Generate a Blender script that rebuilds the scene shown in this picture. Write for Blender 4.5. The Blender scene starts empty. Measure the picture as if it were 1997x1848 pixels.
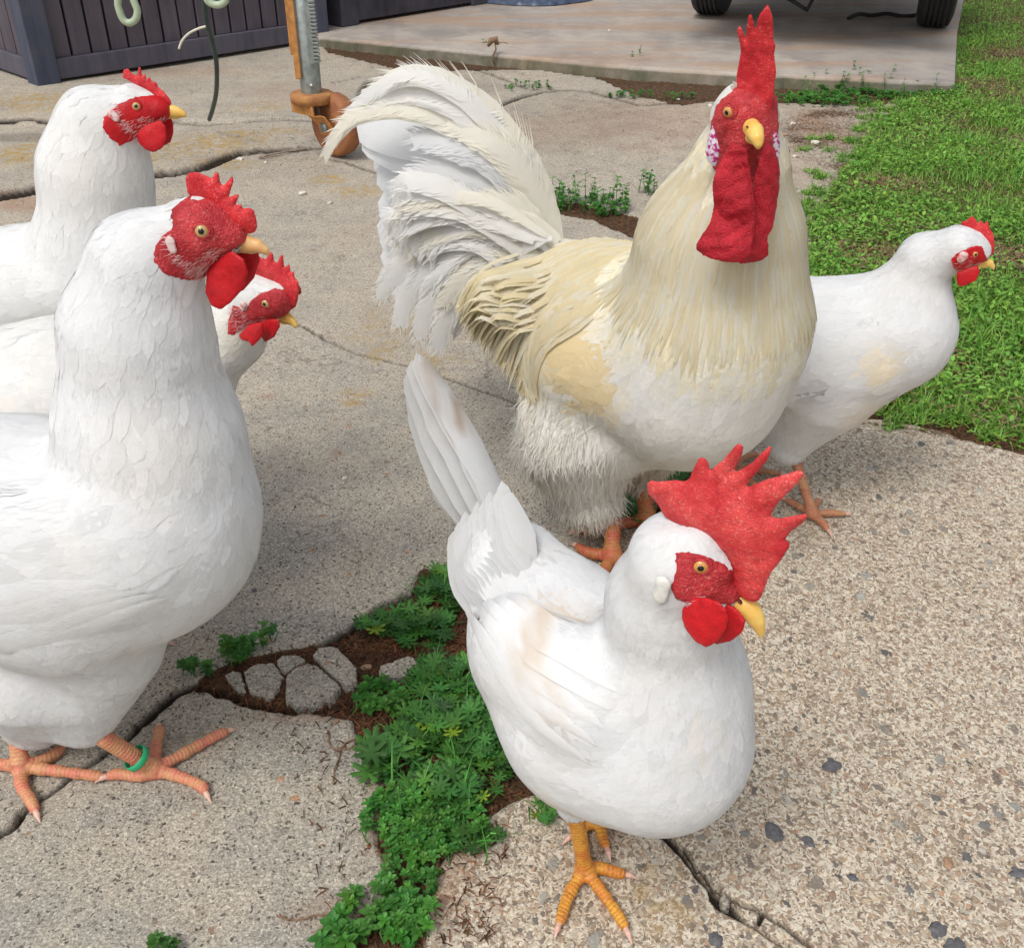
import bpy, math, random
import numpy as np
from mathutils import Vector
rng = np.random.default_rng(7); random.seed(7)
C = bpy.context.scene
# ------------------------------------------------------------------ camera, world, sun, exposure
PITCH = math.radians(32.6); FPX = 2000.0; W0, H0 = 1997.0, 1848.0; CAMZ = 0.70
cam = bpy.data.objects.new('camera', bpy.data.cameras.new('camera')); C.collection.objects.link(cam)
cam.location = (0, 0, CAMZ); cam.rotation_euler = (math.pi/2-PITCH, 0, 0)
cam.data.sensor_width = 36; cam.data.lens = 36*FPX/W0; cam.data.clip_start = 0.02; cam.data.clip_end = 400
C.camera = cam
world = bpy.data.worlds.new('World'); C.world = world; world.use_nodes = True
SUN_EL, SUN_AZ = math.radians(58), math.radians(215)   # azimuth: direction the light comes from, clockwise from +Y
nt = world.node_tree; bg = nt.nodes['Background']
sky = nt.nodes.new('ShaderNodeTexSky'); sky.sky_type = 'NISHITA'; sky.sun_disc = False
sky.sun_elevation = SUN_EL; sky.sun_rotation = SUN_AZ; sky.air_density = 1.0; sky.dust_density = 4.0; sky.ozone_density = 1.0
hs = nt.nodes.new('ShaderNodeHueSaturation'); hs.inputs['Saturation'].default_value = 0.30
nt.links.new(sky.outputs[0], hs.inputs['Color']); nt.links.new(hs.outputs[0], bg.inputs['Color'])
bg.inputs['Strength'].default_value = 0.15
sl = bpy.data.lights.new('sun', 'SUN'); sl.energy = 1.1; sl.angle = math.radians(18); sl.color = (1.0, 0.97, 0.92)
so = bpy.data.objects.new('sun', sl); C.collection.objects.link(so)
sd = Vector((math.sin(SUN_AZ)*math.cos(SUN_EL), math.cos(SUN_AZ)*math.cos(SUN_EL), math.sin(SUN_EL)))
so.rotation_euler = sd.to_track_quat('Z', 'Y').to_euler()
C.view_settings.view_transform = 'Standard'; C.view_settings.look = 'None'; C.view_settings.exposure = 0.2
C.view_settings.gamma = 1.0
C.render.engine = 'CYCLES'

# ------------------------------------------------------------------ measuring: photo point + distance -> place
cp, sp = math.cos(PITCH), math.sin(PITCH)
def ray(px, py):
    u = (np.asarray(px, float)-W0/2)/FPX; v = (np.asarray(py, float)-H0/2)/FPX
    return np.stack([u, cp-v*sp, -sp-v*cp], -1)
def P(px, py, yd):
    r = ray(px, py); return np.array([0, 0, CAMZ])+r*(yd/r[..., 1:2] if r.ndim > 1 else yd/r[1])
def G(px, py, z=0.0):
    r = ray(px, py); k = (z-CAMZ)/r[..., 2]
    return np.array([0, 0, CAMZ])+r*(k[..., None] if r.ndim > 1 else k)
def depth(p): return p[1]*cp+(CAMZ-p[2])*sp
def ZO(k):   # pieces I measured in enlargements: offsets
    return {1: (0, 0), 2: (606.9, 0), 3: (1261.5, 0), 4: (1261.5, 588.4), 5: (606.9, 588.4), 6: (0, 588.4), 7: (606.9, 1167.7), 8: (0, 1167.7), 9: (1261.5, 1167.7)}[k]
def zz(k, pts):
    ox, oy = ZO(k); return [(ox+p[0]*.3683, oy+p[1]*.3683)+tuple(q*.3683 for q in p[2:]) for p in pts]
def nrm(v): v = np.asarray(v, float); return v/(np.linalg.norm(v, axis=-1, keepdims=True)+1e-12)

# ------------------------------------------------------------------ objects
BASE = {}
def link(o, parent=None):
    C.collection.objects.link(o)
    if parent is not None:
        o.parent = parent; b = BASE.get(parent.name)
        if b is not None: o.location = (-b[0], -b[1], -b[2])
    return o
def tag(o, label=None, cat=None, group=None, kind=None):
    if label: o['label'] = label
    if cat: o['category'] = cat
    if group: o['group'] = group
    if kind: o['kind'] = kind
    return o
def thing(name, loc, label, cat, group=None):
    o = bpy.data.objects.new(name, None); C.collection.objects.link(o); o.location = tuple(loc)
    BASE[o.name] = tuple(float(a) for a in loc); o.empty_display_size = 0.05
    return tag(o, label, cat, group)
def mesh(name, V, F, mat, parent=None, smooth=True, col=None, normals=None, uv=None, attrs=None):
    V = np.ascontiguousarray(V, np.float32)
    if normals is not None and isinstance(F, np.ndarray):
        g = np.cross(V[F[:, 2]]-V[F[:, 0]], V[F[:, 3]]-V[F[:, 1]]); fl = (g*np.asarray(normals)[F].sum(1)).sum(1) < 0
        F = F.copy(); F[fl] = F[fl][:, ::-1]
    me = bpy.data.meshes.new(name)
    if isinstance(F, np.ndarray):
        n, k = F.shape
        me.vertices.add(len(V)); me.vertices.foreach_set('co', V.ravel())
        me.loops.add(n*k); me.loops.foreach_set('vertex_index', F.astype(np.int32).ravel())
        me.polygons.add(n); me.polygons.foreach_set('loop_start', np.arange(0, n*k, k, dtype=np.int32))
        me.update(calc_edges=True)
    else:
        me.from_pydata(V.tolist(), [], F)
    me.validate()
    if smooth: me.polygons.foreach_set('use_smooth', np.ones(len(me.polygons), bool))
    if col is not None:
        a = me.color_attributes.new('col', 'FLOAT_COLOR', 'POINT')
        c4 = np.ones((len(V), 4), np.float32); c4[:, :3] = col; a.data.foreach_set('color', c4.ravel())
    if attrs:
        for k_, c in attrs.items():
            a = me.color_attributes.new(k_, 'FLOAT_COLOR', 'POINT')
            c4 = np.ones((len(V), 4), np.float32); c4[:, :3] = c; a.data.foreach_set('color', c4.ravel())
    if uv is not None:
        l = me.uv_layers.new(name='uv'); li = np.zeros(len(me.loops), np.int32); me.loops.foreach_get('vertex_index', li)
        l.data.foreach_set('uv', np.ascontiguousarray(uv[li], np.float32).ravel())
    if normals is not None: me.normals_split_custom_set_from_vertices(np.asarray(normals, float).tolist())
    me.materials.append(mat)
    return link(bpy.data.objects.new(name, me), parent)
class MB:
    def __init__(s): s.V = []; s.F = []; s.n = 0; s.c = []
    def add(s, V, F, c=None):
        V = np.asarray(V, float); s.V.append(V); s.F += [tuple(int(i)+s.n for i in f) for f in F]; s.n += len(V)
        s.c.append(np.tile(np.array(c if c is not None else (1, 1, 1), float), (len(V), 1)))
    def box(s, o, ex, ey, ez, bev=0.0):   # corner + three edge vectors
        o, ex, ey, ez = map(lambda a: np.asarray(a, float), (o, ex, ey, ez))
        V = [o+ex*i+ey*j+ez*k for k in (0, 1) for j in (0, 1) for i in (0, 1)]
        s.add(V, [(0, 2, 3, 1), (4, 5, 7, 6), (0, 1, 5, 4), (2, 6, 7, 3), (0, 4, 6, 2), (1, 3, 7, 5)])
    def tube(s, pts, r, n=10, cap=True):
        pts = np.asarray(pts, float); r = np.broadcast_to(np.asarray(r, float), (len(pts),)); V = []; F = []
        t = nrm(np.gradient(pts, axis=0)); a = nrm(np.cross(t[0], [0, 0, 1.0] if abs(t[0][2]) < .9 else [1.0, 0, 0]))
        for i, p in enumerate(pts):
            a = nrm(a-(a@t[i])*t[i]); b = np.cross(t[i], a)
            for k in range(n):
                th = 2*math.pi*k/n; V.append(p+r[i]*(math.cos(th)*a+math.sin(th)*b))
        for i in range(len(pts)-1):
            for k in range(n): F.append((i*n+k, i*n+(k+1) % n, (i+1)*n+(k+1) % n, (i+1)*n+k))
        if cap: F.append(tuple(range(n))[::-1]); F.append(tuple((len(pts)-1)*n+k for k in range(n)))
        s.add(V, F)
    def lathe(s, c, ax, prof, n=40):     # prof: (along, radius)
        ax = nrm(ax); a = nrm(np.cross(ax, [0, 0, 1.0] if abs(ax[2]) < .9 else [1.0, 0, 0])); b = np.cross(ax, a); V = []; F = []
        for (h, r) in prof:
            for k in range(n):
                th = 2*math.pi*k/n; V.append(np.asarray(c)+ax*h+r*(math.cos(th)*a+math.sin(th)*b))
        for i in range(len(prof)-1):
            for k in range(n): F.append((i*n+k, i*n+(k+1) % n, (i+1)*n+(k+1) % n, (i+1)*n+k))
        s.add(V, F)
    def build(s, name, mat, parent=None, smooth=True, bevel=0):
        o = mesh(name, np.concatenate(s.V), s.F, mat, parent, smooth, col=np.concatenate(s.c))
        if bevel:
            m = o.modifiers.new('b', 'BEVEL'); m.width = bevel; m.segments = 2; m.limit_method = 'ANGLE'
        return o

# ------------------------------------------------------------------ noise
def vnoise(x, y, seed=0):
    xi = np.floor(x).astype(np.int64); yi = np.floor(y).astype(np.int64); fx = x-xi; fy = y-yi
    fx = fx*fx*(3-2*fx); fy = fy*fy*(3-2*fy)
    def h(a, b):
        n = (a*374761393+b*668265263+seed*982451653) & 0x7fffffff
        n = ((n ^ (n >> 13))*1274126177) & 0x7fffffff
        return ((n ^ (n >> 16)) & 0xffff)/65535.0
    return (h(xi, yi)*(1-fx)+h(xi+1, yi)*fx)*(1-fy)+(h(xi, yi+1)*(1-fx)+h(xi+1, yi+1)*fx)*fy
def fbm(x, y, seed=0, oct=4):
    s = 0; a = .5
    for i in range(oct): s = s+a*(vnoise(x, y, seed+i)-.5)*2; x = x*2.03; y = y*2.03; a *= .5
    return s
def sstep(a, b, x): t = np.clip((x-a)/(b-a), 0, 1); return t*t*(3-2*t)
def polysd(X, Y, poly):       # signed distance, negative inside
    poly = np.asarray(poly, float); d = np.full(X.shape, 1e9); ins = np.zeros(X.shape, bool)
    for i in range(len(poly)):
        a = poly[i]; b = poly[(i+1) % len(poly)]; e = b-a; wx = X-a[0]; wy = Y-a[1]
        t = np.clip((wx*e[0]+wy*e[1])/(e@e+1e-15), 0, 1)
        d = np.minimum(d, (wx-e[0]*t)**2+(wy-e[1]*t)**2)
        c = (a[1] > Y) != (b[1] > Y)
        with np.errstate(divide='ignore', invalid='ignore'):
            ins ^= c & (X < (b[0]-a[0])*(Y-a[1])/(b[1]-a[1]+1e-15)+a[0])
    d = np.sqrt(d); return np.where(ins, -d, d)
def polyline_d(X, Y, pl, width):   # distance to a polyline with width per vertex -> normalised (d - w)
    out = np.full(X.shape, 1e3)
    for i in range(len(pl)-1):
        a = pl[i]; b = pl[i+1]; e = b-a; m = .03+max(width[i], width[i+1])
        k = np.nonzero((X > min(a[0], b[0])-m) & (X < max(a[0], b[0])+m) & (Y > min(a[1], b[1])-m) & (Y < max(a[1], b[1])+m))
        if len(k[0]) == 0: continue
        x = X[k]-a[0]; y = Y[k]-a[1]; t = np.clip((x*e[0]+y*e[1])/(e@e+1e-15), 0, 1)
        dd = np.hypot(x-e[0]*t, y-e[1]*t)-(width[i]*(1-t)+width[i+1]*t)
        out[k] = np.minimum(out[k], dd)
    return out

# ------------------------------------------------------------------ isosurface (surface nets)
def surfnet(f, lo, hi, h):
    lo = np.asarray(lo, float)-2*h; hi = np.asarray(hi, float)+2*h
    n = np.ceil((hi-lo)/h).astype(int)+1
    ax = [lo[i]+h*np.arange(n[i]) for i in range(3)]
    D = np.empty(n, np.float32)
    for i in range(0, n[0], 16):
        g = np.stack(np.meshgrid(ax[0][i:i+16], ax[1], ax[2], indexing='ij'), -1); D[i:i+16] = f(g.reshape(-1, 3)).reshape(g.shape[:3])
    S = D < 0; m = n-1
    cnt = np.zeros(m, np.uint8); acc = np.zeros(tuple(m)+(3,), np.float32)
    def sl(o): return tuple(slice(o[k], o[k]+m[k]) for k in range(3))
    cor = [(a, b, c) for a in (0, 1) for b in (0, 1) for c in (0, 1)]
    for c in cor:
        for k in range(3):
            if c[k]: continue
            c2 = list(c); c2[k] = 1; A = D[sl(c)]; B = D[sl(tuple(c2))]; x = (A < 0) != (B < 0)
            t = A[x]/(A[x]-B[x]+1e-20); cnt[x] += 1
            q = np.tile(np.array(c, np.float32), (len(t), 1)); q[:, k] += t; acc[x] += q
    cells = cnt > 0; idx = np.full(m, -1, np.int64); idx[cells] = np.arange(cells.sum())
    V = lo+(np.argwhere(cells)+acc[cells]/cnt[cells][:, None])*h
    F = []
    for k in range(3):
        o = [0, 0, 0]; o[k] = 1; a, b = [(1, 2), (2, 0), (0, 1)][k]
        s0 = [slice(1, n[i]-1) for i in range(3)]; s0[k] = slice(0, n[k]-1); s1 = list(s0); s1[k] = slice(1, n[k])
        x = S[tuple(s0)] != S[tuple(s1)]; p = np.argwhere(x); fl = S[tuple(s0)][x]
        p = p+np.array([s0[i].start for i in range(3)])
        ea = np.zeros(3, int); ea[a] = 1; eb = np.zeros(3, int); eb[b] = 1
        q = [idx[tuple((p-ea*i-eb*j).T)] for (i, j) in ((1, 1), (0, 1), (0, 0), (1, 0))]
        q = np.stack(q, 1); q[~fl] = q[~fl][:, ::-1]; F.append(q)
    F = np.concatenate(F); F = F[(F >= 0).all(1)]
    return V, F
def relax(V, F, it=3):
    e = np.concatenate([F[:, [0, 1]], F[:, [1, 2]], F[:, [2, 3]], F[:, [3, 0]]]); e = np.concatenate([e, e[:, ::-1]])
    c = np.bincount(e[:, 0], minlength=len(V))[:, None]
    for _ in range(it):
        s = np.stack([np.bincount(e[:, 0], weights=V[e[:, 1], k], minlength=len(V)) for k in range(3)], 1); V = V+.5*(s/np.maximum(c, 1)-V)
    return V
def smin(a, b, k): h = np.clip(.5+.5*(b-a)/k, 0, 1); return b*(1-h)+a*h-k*h*(1-h)

# ------------------------------------------------------------------ materials
def newmat(name):
    m = bpy.data.materials.new(name); m.use_nodes = True; n = m.node_tree.nodes; return m, n, m.node_tree.links, n['Principled BSDF']
class NG:
    def __init__(s, name): s.m, s.n, s.l, s.b = newmat(name)
    def node(s, t, **kw):
        nd = s.n.new(t)
        for k, v in kw.items():
            if k.startswith('_'): setattr(nd, k[1:], v)
            else:
                key = k.replace('__', ' ')
                nd.inputs[key].default_value = v
        return nd
    def set(s, sock, v):
        if isinstance(v, bpy.types.NodeSocket): s.l.new(v, sock)
        elif isinstance(v, (tuple, list)) and len(v) == 3: sock.default_value = (*v, 1.0) if sock.type == 'RGBA' else v
        else: sock.default_value = v
    def pos(s): return s.node('ShaderNodeNewGeometry').outputs['Position']
    def noise(s, vec, scale, detail=3, rough=.5, out=0, dist=0.0):
        nd = s.node('ShaderNodeTexNoise', Scale=scale, Detail=detail, Roughness=rough, Distortion=dist); s.l.new(vec, nd.inputs['Vector']); return nd.outputs[out]
    def vor(s, vec, scale, feature='F1', rnd=1.0):
        nd = s.node('ShaderNodeTexVoronoi', _feature=feature, Scale=scale, Randomness=rnd); s.l.new(vec, nd.inputs['Vector']); return nd
    def math(s, op, a, b=0.0, clamp=False):
        nd = s.node('ShaderNodeMath', _operation=op, _use_clamp=clamp); s.set(nd.inputs[0], a); s.set(nd.inputs[1], b); return nd.outputs[0]
    def mix(s, f, a, b, mode='MIX'):
        nd = s.node('ShaderNodeMix', _data_type='RGBA', _blend_type=mode); s.set(nd.inputs[0], f); s.set(nd.inputs[6], a); s.set(nd.inputs[7], b); return nd.outputs[2]
    def rng(s, v, a, b, c=0.0, d=1.0):
        nd = s.node('ShaderNodeMapRange'); s.set(nd.inputs[0], v)
        for i, q in enumerate((a, b, c, d)): nd.inputs[i+1].default_value = q
        return nd.outputs[0]
    def ramp(s, v, stops, interp='LINEAR'):
        nd = s.node('ShaderNodeValToRGB'); nd.color_ramp.interpolation = interp; s.l.new(v, nd.inputs[0]); e = nd.color_ramp.elements
        while len(e) < len(stops): e.new(.5)
        for i, (p, c) in enumerate(stops): e[i].position = p; e[i].color = (*c, 1)
        return nd.outputs[0]
    def attr(s, name): return s.node('ShaderNodeAttribute', _attribute_name=name)
    def sep(s, c): nd = s.node('ShaderNodeSeparateColor'); s.l.new(c, nd.inputs[0]); return nd.outputs
    def bump(s, h, strength=.5, dist=.001, n=None):
        nd = s.node('ShaderNodeBump', Strength=strength, Distance=dist); s.l.new(h, nd.inputs['Height'])
        if n is not None: s.l.new(n, nd.inputs['Normal'])
        return nd.outputs[0]
    def done(s, color=None, rough=None, normal=None, **kw):
        if color is not None: s.set(s.b.inputs['Base Color'], color)
        if rough is not None: s.set(s.b.inputs['Roughness'], rough)
        if normal is not None: s.l.new(normal, s.b.inputs['Normal'])
        for k, v in kw.items(): s.set(s.b.inputs[k.replace('__', ' ')], v)
        return s.m

def mat_feather(name, rough=.8, trans=0.0):
    g = NG(name); p = g.pos(); a = g.attr('col').outputs['Color']
    uvn = g.node('ShaderNodeUVMap').outputs[0]; mp = g.node('ShaderNodeMapping'); g.l.new(uvn, mp.inputs[0]); mp.inputs['Scale'].default_value = (14, 1.2, 1); st = g.noise(mp.outputs[0], 3, 3, .6)
    n1 = g.noise(p, 38, 4); c = g.mix(g.rng(n1, .4, .75, 0, .22), a, g.mix(1.0, a, (.84, .87, .92), 'MULTIPLY')); c = g.mix(g.rng(g.noise(p, 15, 3), .45, .75, 0, .25), c, g.mix(1.0, c, (.93, .88, .80), 'MULTIPLY'))
    c = g.mix(g.rng(st, .45, .8, 0, .22), c, g.mix(1.0, c, (.72, .70, .68), 'MULTIPLY'))
    b = g.bump(st, .45, .0006); b = g.bump(g.noise(p, 45, 4, .6), .35, .004, b)
    g.done(c, rough, b, Specular__IOR__Level=.15)
    if trans:
        tr = g.node('ShaderNodeBsdfTranslucent'); g.l.new(c, tr.inputs[0]); mx = g.node('ShaderNodeMixShader'); mx.inputs[0].default_value = trans
        g.l.new(g.b.outputs[0], mx.inputs[1]); g.l.new(tr.outputs[0], mx.inputs[2]); g.l.new(mx.outputs[0], g.n['Material Output'].inputs[0])
    return g.m
M_feather = mat_feather('plumage', .8, .07); M_quill = mat_feather('long_feathers', .7, .42)
def mat_flesh(name, base, dark, pale=None, scale=420, rough=.5, strength=.4):
    g = NG(name); p = g.pos(); v = g.vor(p, scale); n = g.noise(p, 55, 5, .65); n2 = g.noise(p, scale*.8, 3, .7); n3 = g.noise(p, 190, 4, .7)
    c = g.mix(g.rng(n, .35, .68), base, dark); c = g.mix(g.rng(n3, .50, .72, 0, .55), c, g.mix(1, c, (.45, .35, .35), 'MULTIPLY'))
    if pale: c = g.mix(g.math('MULTIPLY', g.rng(n2, .55, .70, 0, .65), g.rng(n, .62, .42)), c, pale)
    h = g.math('ADD', g.math('MULTIPLY', v.outputs['Distance'], -.8), g.math('ADD', n3, n2))
    return g.done(c, rough, g.bump(h, strength, .0011), Specular__IOR__Level=.3, Subsurface__Weight=.08, Subsurface__Radius=(.004, .001, .0008), Subsurface__Scale=1.0)
M_comb = mat_flesh('comb_skin', (.68, .035, .04), (.44, .012, .02), (.80, .30, .28), 900)
M_combbright = mat_flesh('pale_comb_skin', (.70, .075, .07), (.50, .020, .028), (.85, .40, .34), 900)
M_wattle = mat_flesh('wattle_skin', (.55, .008, .013), (.40, .006, .011), None, 900, .45, .3)
M_rwattle = mat_flesh('rooster_wattle_skin', (.50, .012, .025), (.34, .006, .015), (.62, .09, .11), 800, .5, .8)
M_face = mat_flesh('face_skin', (.58, .045, .05), (.34, .015, .022), (.74, .34, .32), 700, .55, .7)
def mat_lobe(name, a, b, lo, hi):
    g = NG(name); p = g.pos(); n = g.noise(p, 260, 3); return g.done(g.mix(g.rng(n, lo, hi), a, b), .5, g.bump(n, .6, .001), Specular__IOR__Level=.4)
M_lobe = mat_lobe('earlobe_skin', (.68, .55, .53), (.58, .22, .21), .42, .62)
M_lobe_green = mat_lobe('pale_earlobe_skin', (.68, .70, .62), (.62, .55, .56), .45, .75)
M_lobe_purple = mat_lobe('mottled_earlobe_skin', (.66, .60, .70), (.38, .02, .14), .47, .56)
def mat_beak(name, a, b):
    g = NG(name); p = g.pos(); n = g.noise(p, 90, 3); return g.done(g.mix(g.rng(n, .3, .7), a, b), .33, g.bump(g.noise(p, 300, 2), .15, .0006), Specular__IOR__Level=.5, Subsurface__Weight=.15, Subsurface__Radius=(.004, .002, .001), Subsurface__Scale=1.0)
M_beak = mat_beak('beak_horn', (.78, .50, .20), (.66, .34, .14))
M_beak_y = mat_beak('yellow_beak_horn', (.82, .58, .16), (.74, .42, .08))
def mat_leg(name, a, b, line):
    g = NG(name); p = g.pos(); n = g.noise(p, 70, 4); v = g.vor(p, 520); at = g.attr('col').outputs['Color']; s = g.sep(at)[0]
    w = g.math('SINE', g.math('ADD', g.math('MULTIPLY', s, 1900.0), g.math('MULTIPLY', n, 5.0)))
    c = g.mix(g.rng(n, .42, .58), a, b); c = g.mix(g.math('MULTIPLY', g.rng(w, .5, 1.0, 0, .6), g.rng(g.noise(p, 120, 2), .35, .6)), c, line); c = g.mix(g.rng(g.noise(p, 160, 4, .7), .56, .70, 0, .5), c, g.mix(1, c, (.45, .42, .4), 'MULTIPLY')); c = g.mix(g.rng(v.outputs['Distance'], .40, .7, 0, .3), c, line)
    h = g.math('SUBTRACT', g.math('MULTIPLY', w, -.5), v.outputs['Distance'])
    return g.done(c, .5, g.bump(h, .45, .0007), Specular__IOR__Level=.35, Subsurface__Weight=.06, Subsurface__Radius=(.005, .002, .001), Subsurface__Scale=1.0)
M_leg_pink = mat_leg('pink_leg_scales', (.66, .24, .15), (.62, .33, .16), (.46, .10, .07))
M_leg_yel = mat_leg('yellow_leg_scales', (.74, .36, .05), (.66, .24, .04), (.22, .08, .03))
M_leg_brown = mat_leg('brown_leg_scales', (.44, .18, .06), (.50, .12, .06), (.2, .06, .03))
M_leg_tan = mat_leg('tan_leg_scales', (.55, .28, .14), (.50, .20, .11), (.28, .10, .06))
M_claw = mat_beak('claw_horn', (.72, .48, .38), (.62, .36, .28))
def plain(name, c, rough=.5, metal=0.0, spec=.5, noise=None, nscale=40, bump=0, bscale=200):
    g = NG(name); p = g.pos(); col = c
    if noise: col = g.mix(g.rng(g.noise(p, nscale, 5, .6), .35, .65), c, noise)
    nn = g.bump(g.noise(p, bscale, 4), bump, .002) if bump else None
    return g.done(col, rough, nn, Metallic=metal, Specular__IOR__Level=spec)
M_iris = plain('iris', (.50, .20, .04), .12, noise=(.62, .34, .10), nscale=900)
M_iris_pale = plain('pale_iris', (.52, .36, .14), .12, noise=(.40, .26, .10), nscale=900)
M_pupil = plain('pupil', (.004, .004, .004), .06)
M_nostril = plain('nostril', (.10, .01, .012), .6)
M_band = plain('green_plastic', (.02, .42, .17), .35, noise=(.025, .36, .15))

def crom(pts, n):
    pts = np.asarray(pts, float); m = len(pts); out = []
    for t in np.linspace(0, m-1-1e-9, n):
        i = int(t); f = t-i; p0 = pts[max(i-1, 0)]; p1 = pts[i]; p2 = pts[min(i+1, m-1)]; p3 = pts[min(i+2, m-1)]
        out.append(.5*((2*p1)+(-p0+p2)*f+(2*p0-5*p1+4*p2-p3)*f*f+(-p0+3*p1-3*p2+p3)*f**3))
    return np.array(out)

# ------------------------------------------------------------------ the ground
def mat_concrete(name):
    g = NG(name); p = g.pos(); m1 = g.sep(g.attr('mask').outputs['Color']); m2 = g.sep(g.attr('mask2').outputs['Color'])
    soil, coarse, lichen = m1[0], m1[1], m1[2]; wet, rust, crack = m2[0], m2[1], m2[2]
    q0 = g.node('ShaderNodeMapping'); g.l.new(p, q0.inputs[0]); q0.inputs['Scale'].default_value = (1, .8, 1); q0 = q0.outputs[0]
    big = g.noise(p, 2.2, 5, .6); mid = g.noise(p, 14, 5, .6); fine = g.noise(p, 420, 3, .75); fine2 = g.noise(q0, 210, 3, .75)
    pn = g.node('ShaderNodeVectorMath', _operation='ADD'); g.l.new(p, pn.inputs[0]); sc = g.node('ShaderNodeVectorMath', _operation='SCALE'); g.l.new(g.noise(p, 130, 2, .5, 1), sc.inputs[0]); sc.inputs['Scale'].default_value = .009; g.l.new(sc.outputs[0], pn.inputs[1]); q = pn.outputs[0]
    base = g.mix(g.rng(big, .35, .65), (.40, .365, .325), (.46, .41, .35)); base = g.mix(g.rng(mid, .40, .62, 0, .7), base, (.29, .28, .27)); base = g.mix(g.rng(g.noise(p, 5, 4, .6), .5, .7, 0, .6), base, (.50, .43, .36))
    # fine concrete: dark pits and pale sand grains
    v1 = g.vor(q, 300); c1 = g.sep(v1.outputs['Color'])
    pit = g.math('MULTIPLY', g.math('LESS_THAN', v1.outputs['Distance'], g.math('MULTIPLY', c1[1], .55)), g.math('GREATER_THAN', c1[0], .66))
    grain = g.rng(fine, .52, .68); fc = g.mix(g.math('MULTIPLY', grain, .7), base, (.70, .66, .60)); fc = g.mix(g.rng(fine, .50, .36, 0, .55), fc, (.20, .17, .15)); fc = g.mix(g.rng(fine2, .57, .68, 0, .6), fc, (.13, .115, .105)); fc = g.mix(g.math('MULTIPLY', pit, .85), fc, (.085, .075, .07))
    v0 = g.vor(q, 46); c0 = g.sep(v0.outputs['Color']); sp_ = g.math('MULTIPLY', g.math('LESS_THAN', v0.outputs['Distance'], .16), g.math('GREATER_THAN', c0[0], .72)); fc = g.mix(g.math('MULTIPLY', sp_, .7), fc, g.mix(c0[1], (.50, .25, .13), (.14, .12, .11)))
    g1 = g.sep(g.vor(q, 560).outputs['Color']); g2 = g.sep(g.vor(q, 300).outputs['Color'])
    fc = g.mix(.55, fc, g.mix(1, fc, g.ramp(g1[0], [(0, (.28, .26, .25)), (.12, (.75, .73, .70)), (.55, (1.05, 1.03, 1.0)), (.8, (1.35, 1.33, 1.28)), (1, (1.6, 1.58, 1.5))]), 'MULTIPLY'))
    # exposed aggregate: sandy matrix with stones of several sizes
    mtx = g.mix(g.rng(fine, .40, .66), (.25, .18, .12), (.68, .56, .43)); mtx = g.mix(g.rng(g.noise(p, 520, 3, .75), .54, .64, 0, .8), mtx, (.085, .06, .05)); mtx = g.mix(g.rng(fine2, .58, .7, 0, .7), mtx, (.78, .70, .60))
    mtx = g.mix(.80, mtx, g.ramp(g1[1], [(0, (.10, .07, .055)), (.16, (.24, .16, .11)), (.35, (.50, .40, .30)), (.6, (.66, .57, .46)), (.85, (.78, .70, .60)), (1, (.40, .24, .13))]))
    mtx = g.mix(g.math('MULTIPLY', g.math('GREATER_THAN', g2[0], .72), .85), mtx, g.ramp(g2[1], [(0, (.12, .09, .075)), (.3, (.34, .22, .13)), (.6, (.70, .63, .54)), (.8, (.22, .17, .14)), (1, (.52, .33, .18))]))
    cc = mtx; hb = g.math('MULTIPLY', fine, .5)
    for (s, thr, pick, stops) in ((290, .42, .42, [(0, (.50, .33, .19)), (.25, (.34, .21, .12)), (.45, (.62, .53, .43)), (.62, (.19, .15, .13)), (.8, (.54, .27, .13)), (1, (.42, .38, .34))]),
                               (135, .36, .60, [(0, (.40, .27, .17)), (.3, (.21, .17, .15)), (.5, (.55, .46, .37)), (.7, (.13, .12, .13)), (.85, (.44, .23, .12)), (1, (.50, .47, .43))]),
                               (56, .27, .74, [(0, (.11, .11, .12)), (.3, (.47, .45, .42)), (.55, (.20, .15, .12)), (.75, (.50, .47, .44)), (1, (.09, .09, .105))])):
        mp = g.node('ShaderNodeMapping'); g.l.new(q, mp.inputs[0]); mp.inputs['Scale'].default_value = (1, .72, 1); mp.inputs['Rotation'].default_value = (0, 0, s*.3)
        v = g.vor(mp.outputs[0], s); vc = g.sep(v.outputs['Color']); dist = g.math('ADD', v.outputs['Distance'], g.math('MULTIPLY', g.math('SUBTRACT', fine2, .5), .6))
        on = g.math('MULTIPLY', g.rng(dist, thr, thr-.05), g.math('GREATER_THAN', vc[0], pick)); col = g.ramp(vc[1], stops); col = g.mix(g.rng(fine2, .35, .7, 0, .35), col, g.mix(1, col, (.55, .55, .57), 'MULTIPLY'))
        cc = g.mix(on, cc, col); hb = g.math('ADD', hb, g.math('MULTIPLY', on, .35))
    cc = g.mix(g.rng(big, .3, .7, 0, .25), cc, g.mix(1, cc, (1.15, 1.12, 1.08), 'MULTIPLY'))
    hsn = g.node('ShaderNodeHueSaturation', Saturation=.78, Value=1.0); g.l.new(cc, hsn.inputs['Color']); cc = hsn.outputs[0]
    cc = g.mix(1, cc, (1.0, 1.0, .93), 'MULTIPLY'); fc = g.mix(1, fc, (1.0, 1.005, .96), 'MULTIPLY')
    c = g.mix(coarse, fc, cc)
    wp = g.node('ShaderNodeVectorMath', _operation='ADD'); g.l.new(p, wp.inputs[0]); ws = g.node('ShaderNodeVectorMath', _operation='SCALE'); g.l.new(g.noise(p, 7, 5, .65, 1), ws.inputs[0]); ws.inputs['Scale'].default_value = .22; g.l.new(ws.outputs[0], wp.inputs[1])
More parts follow.
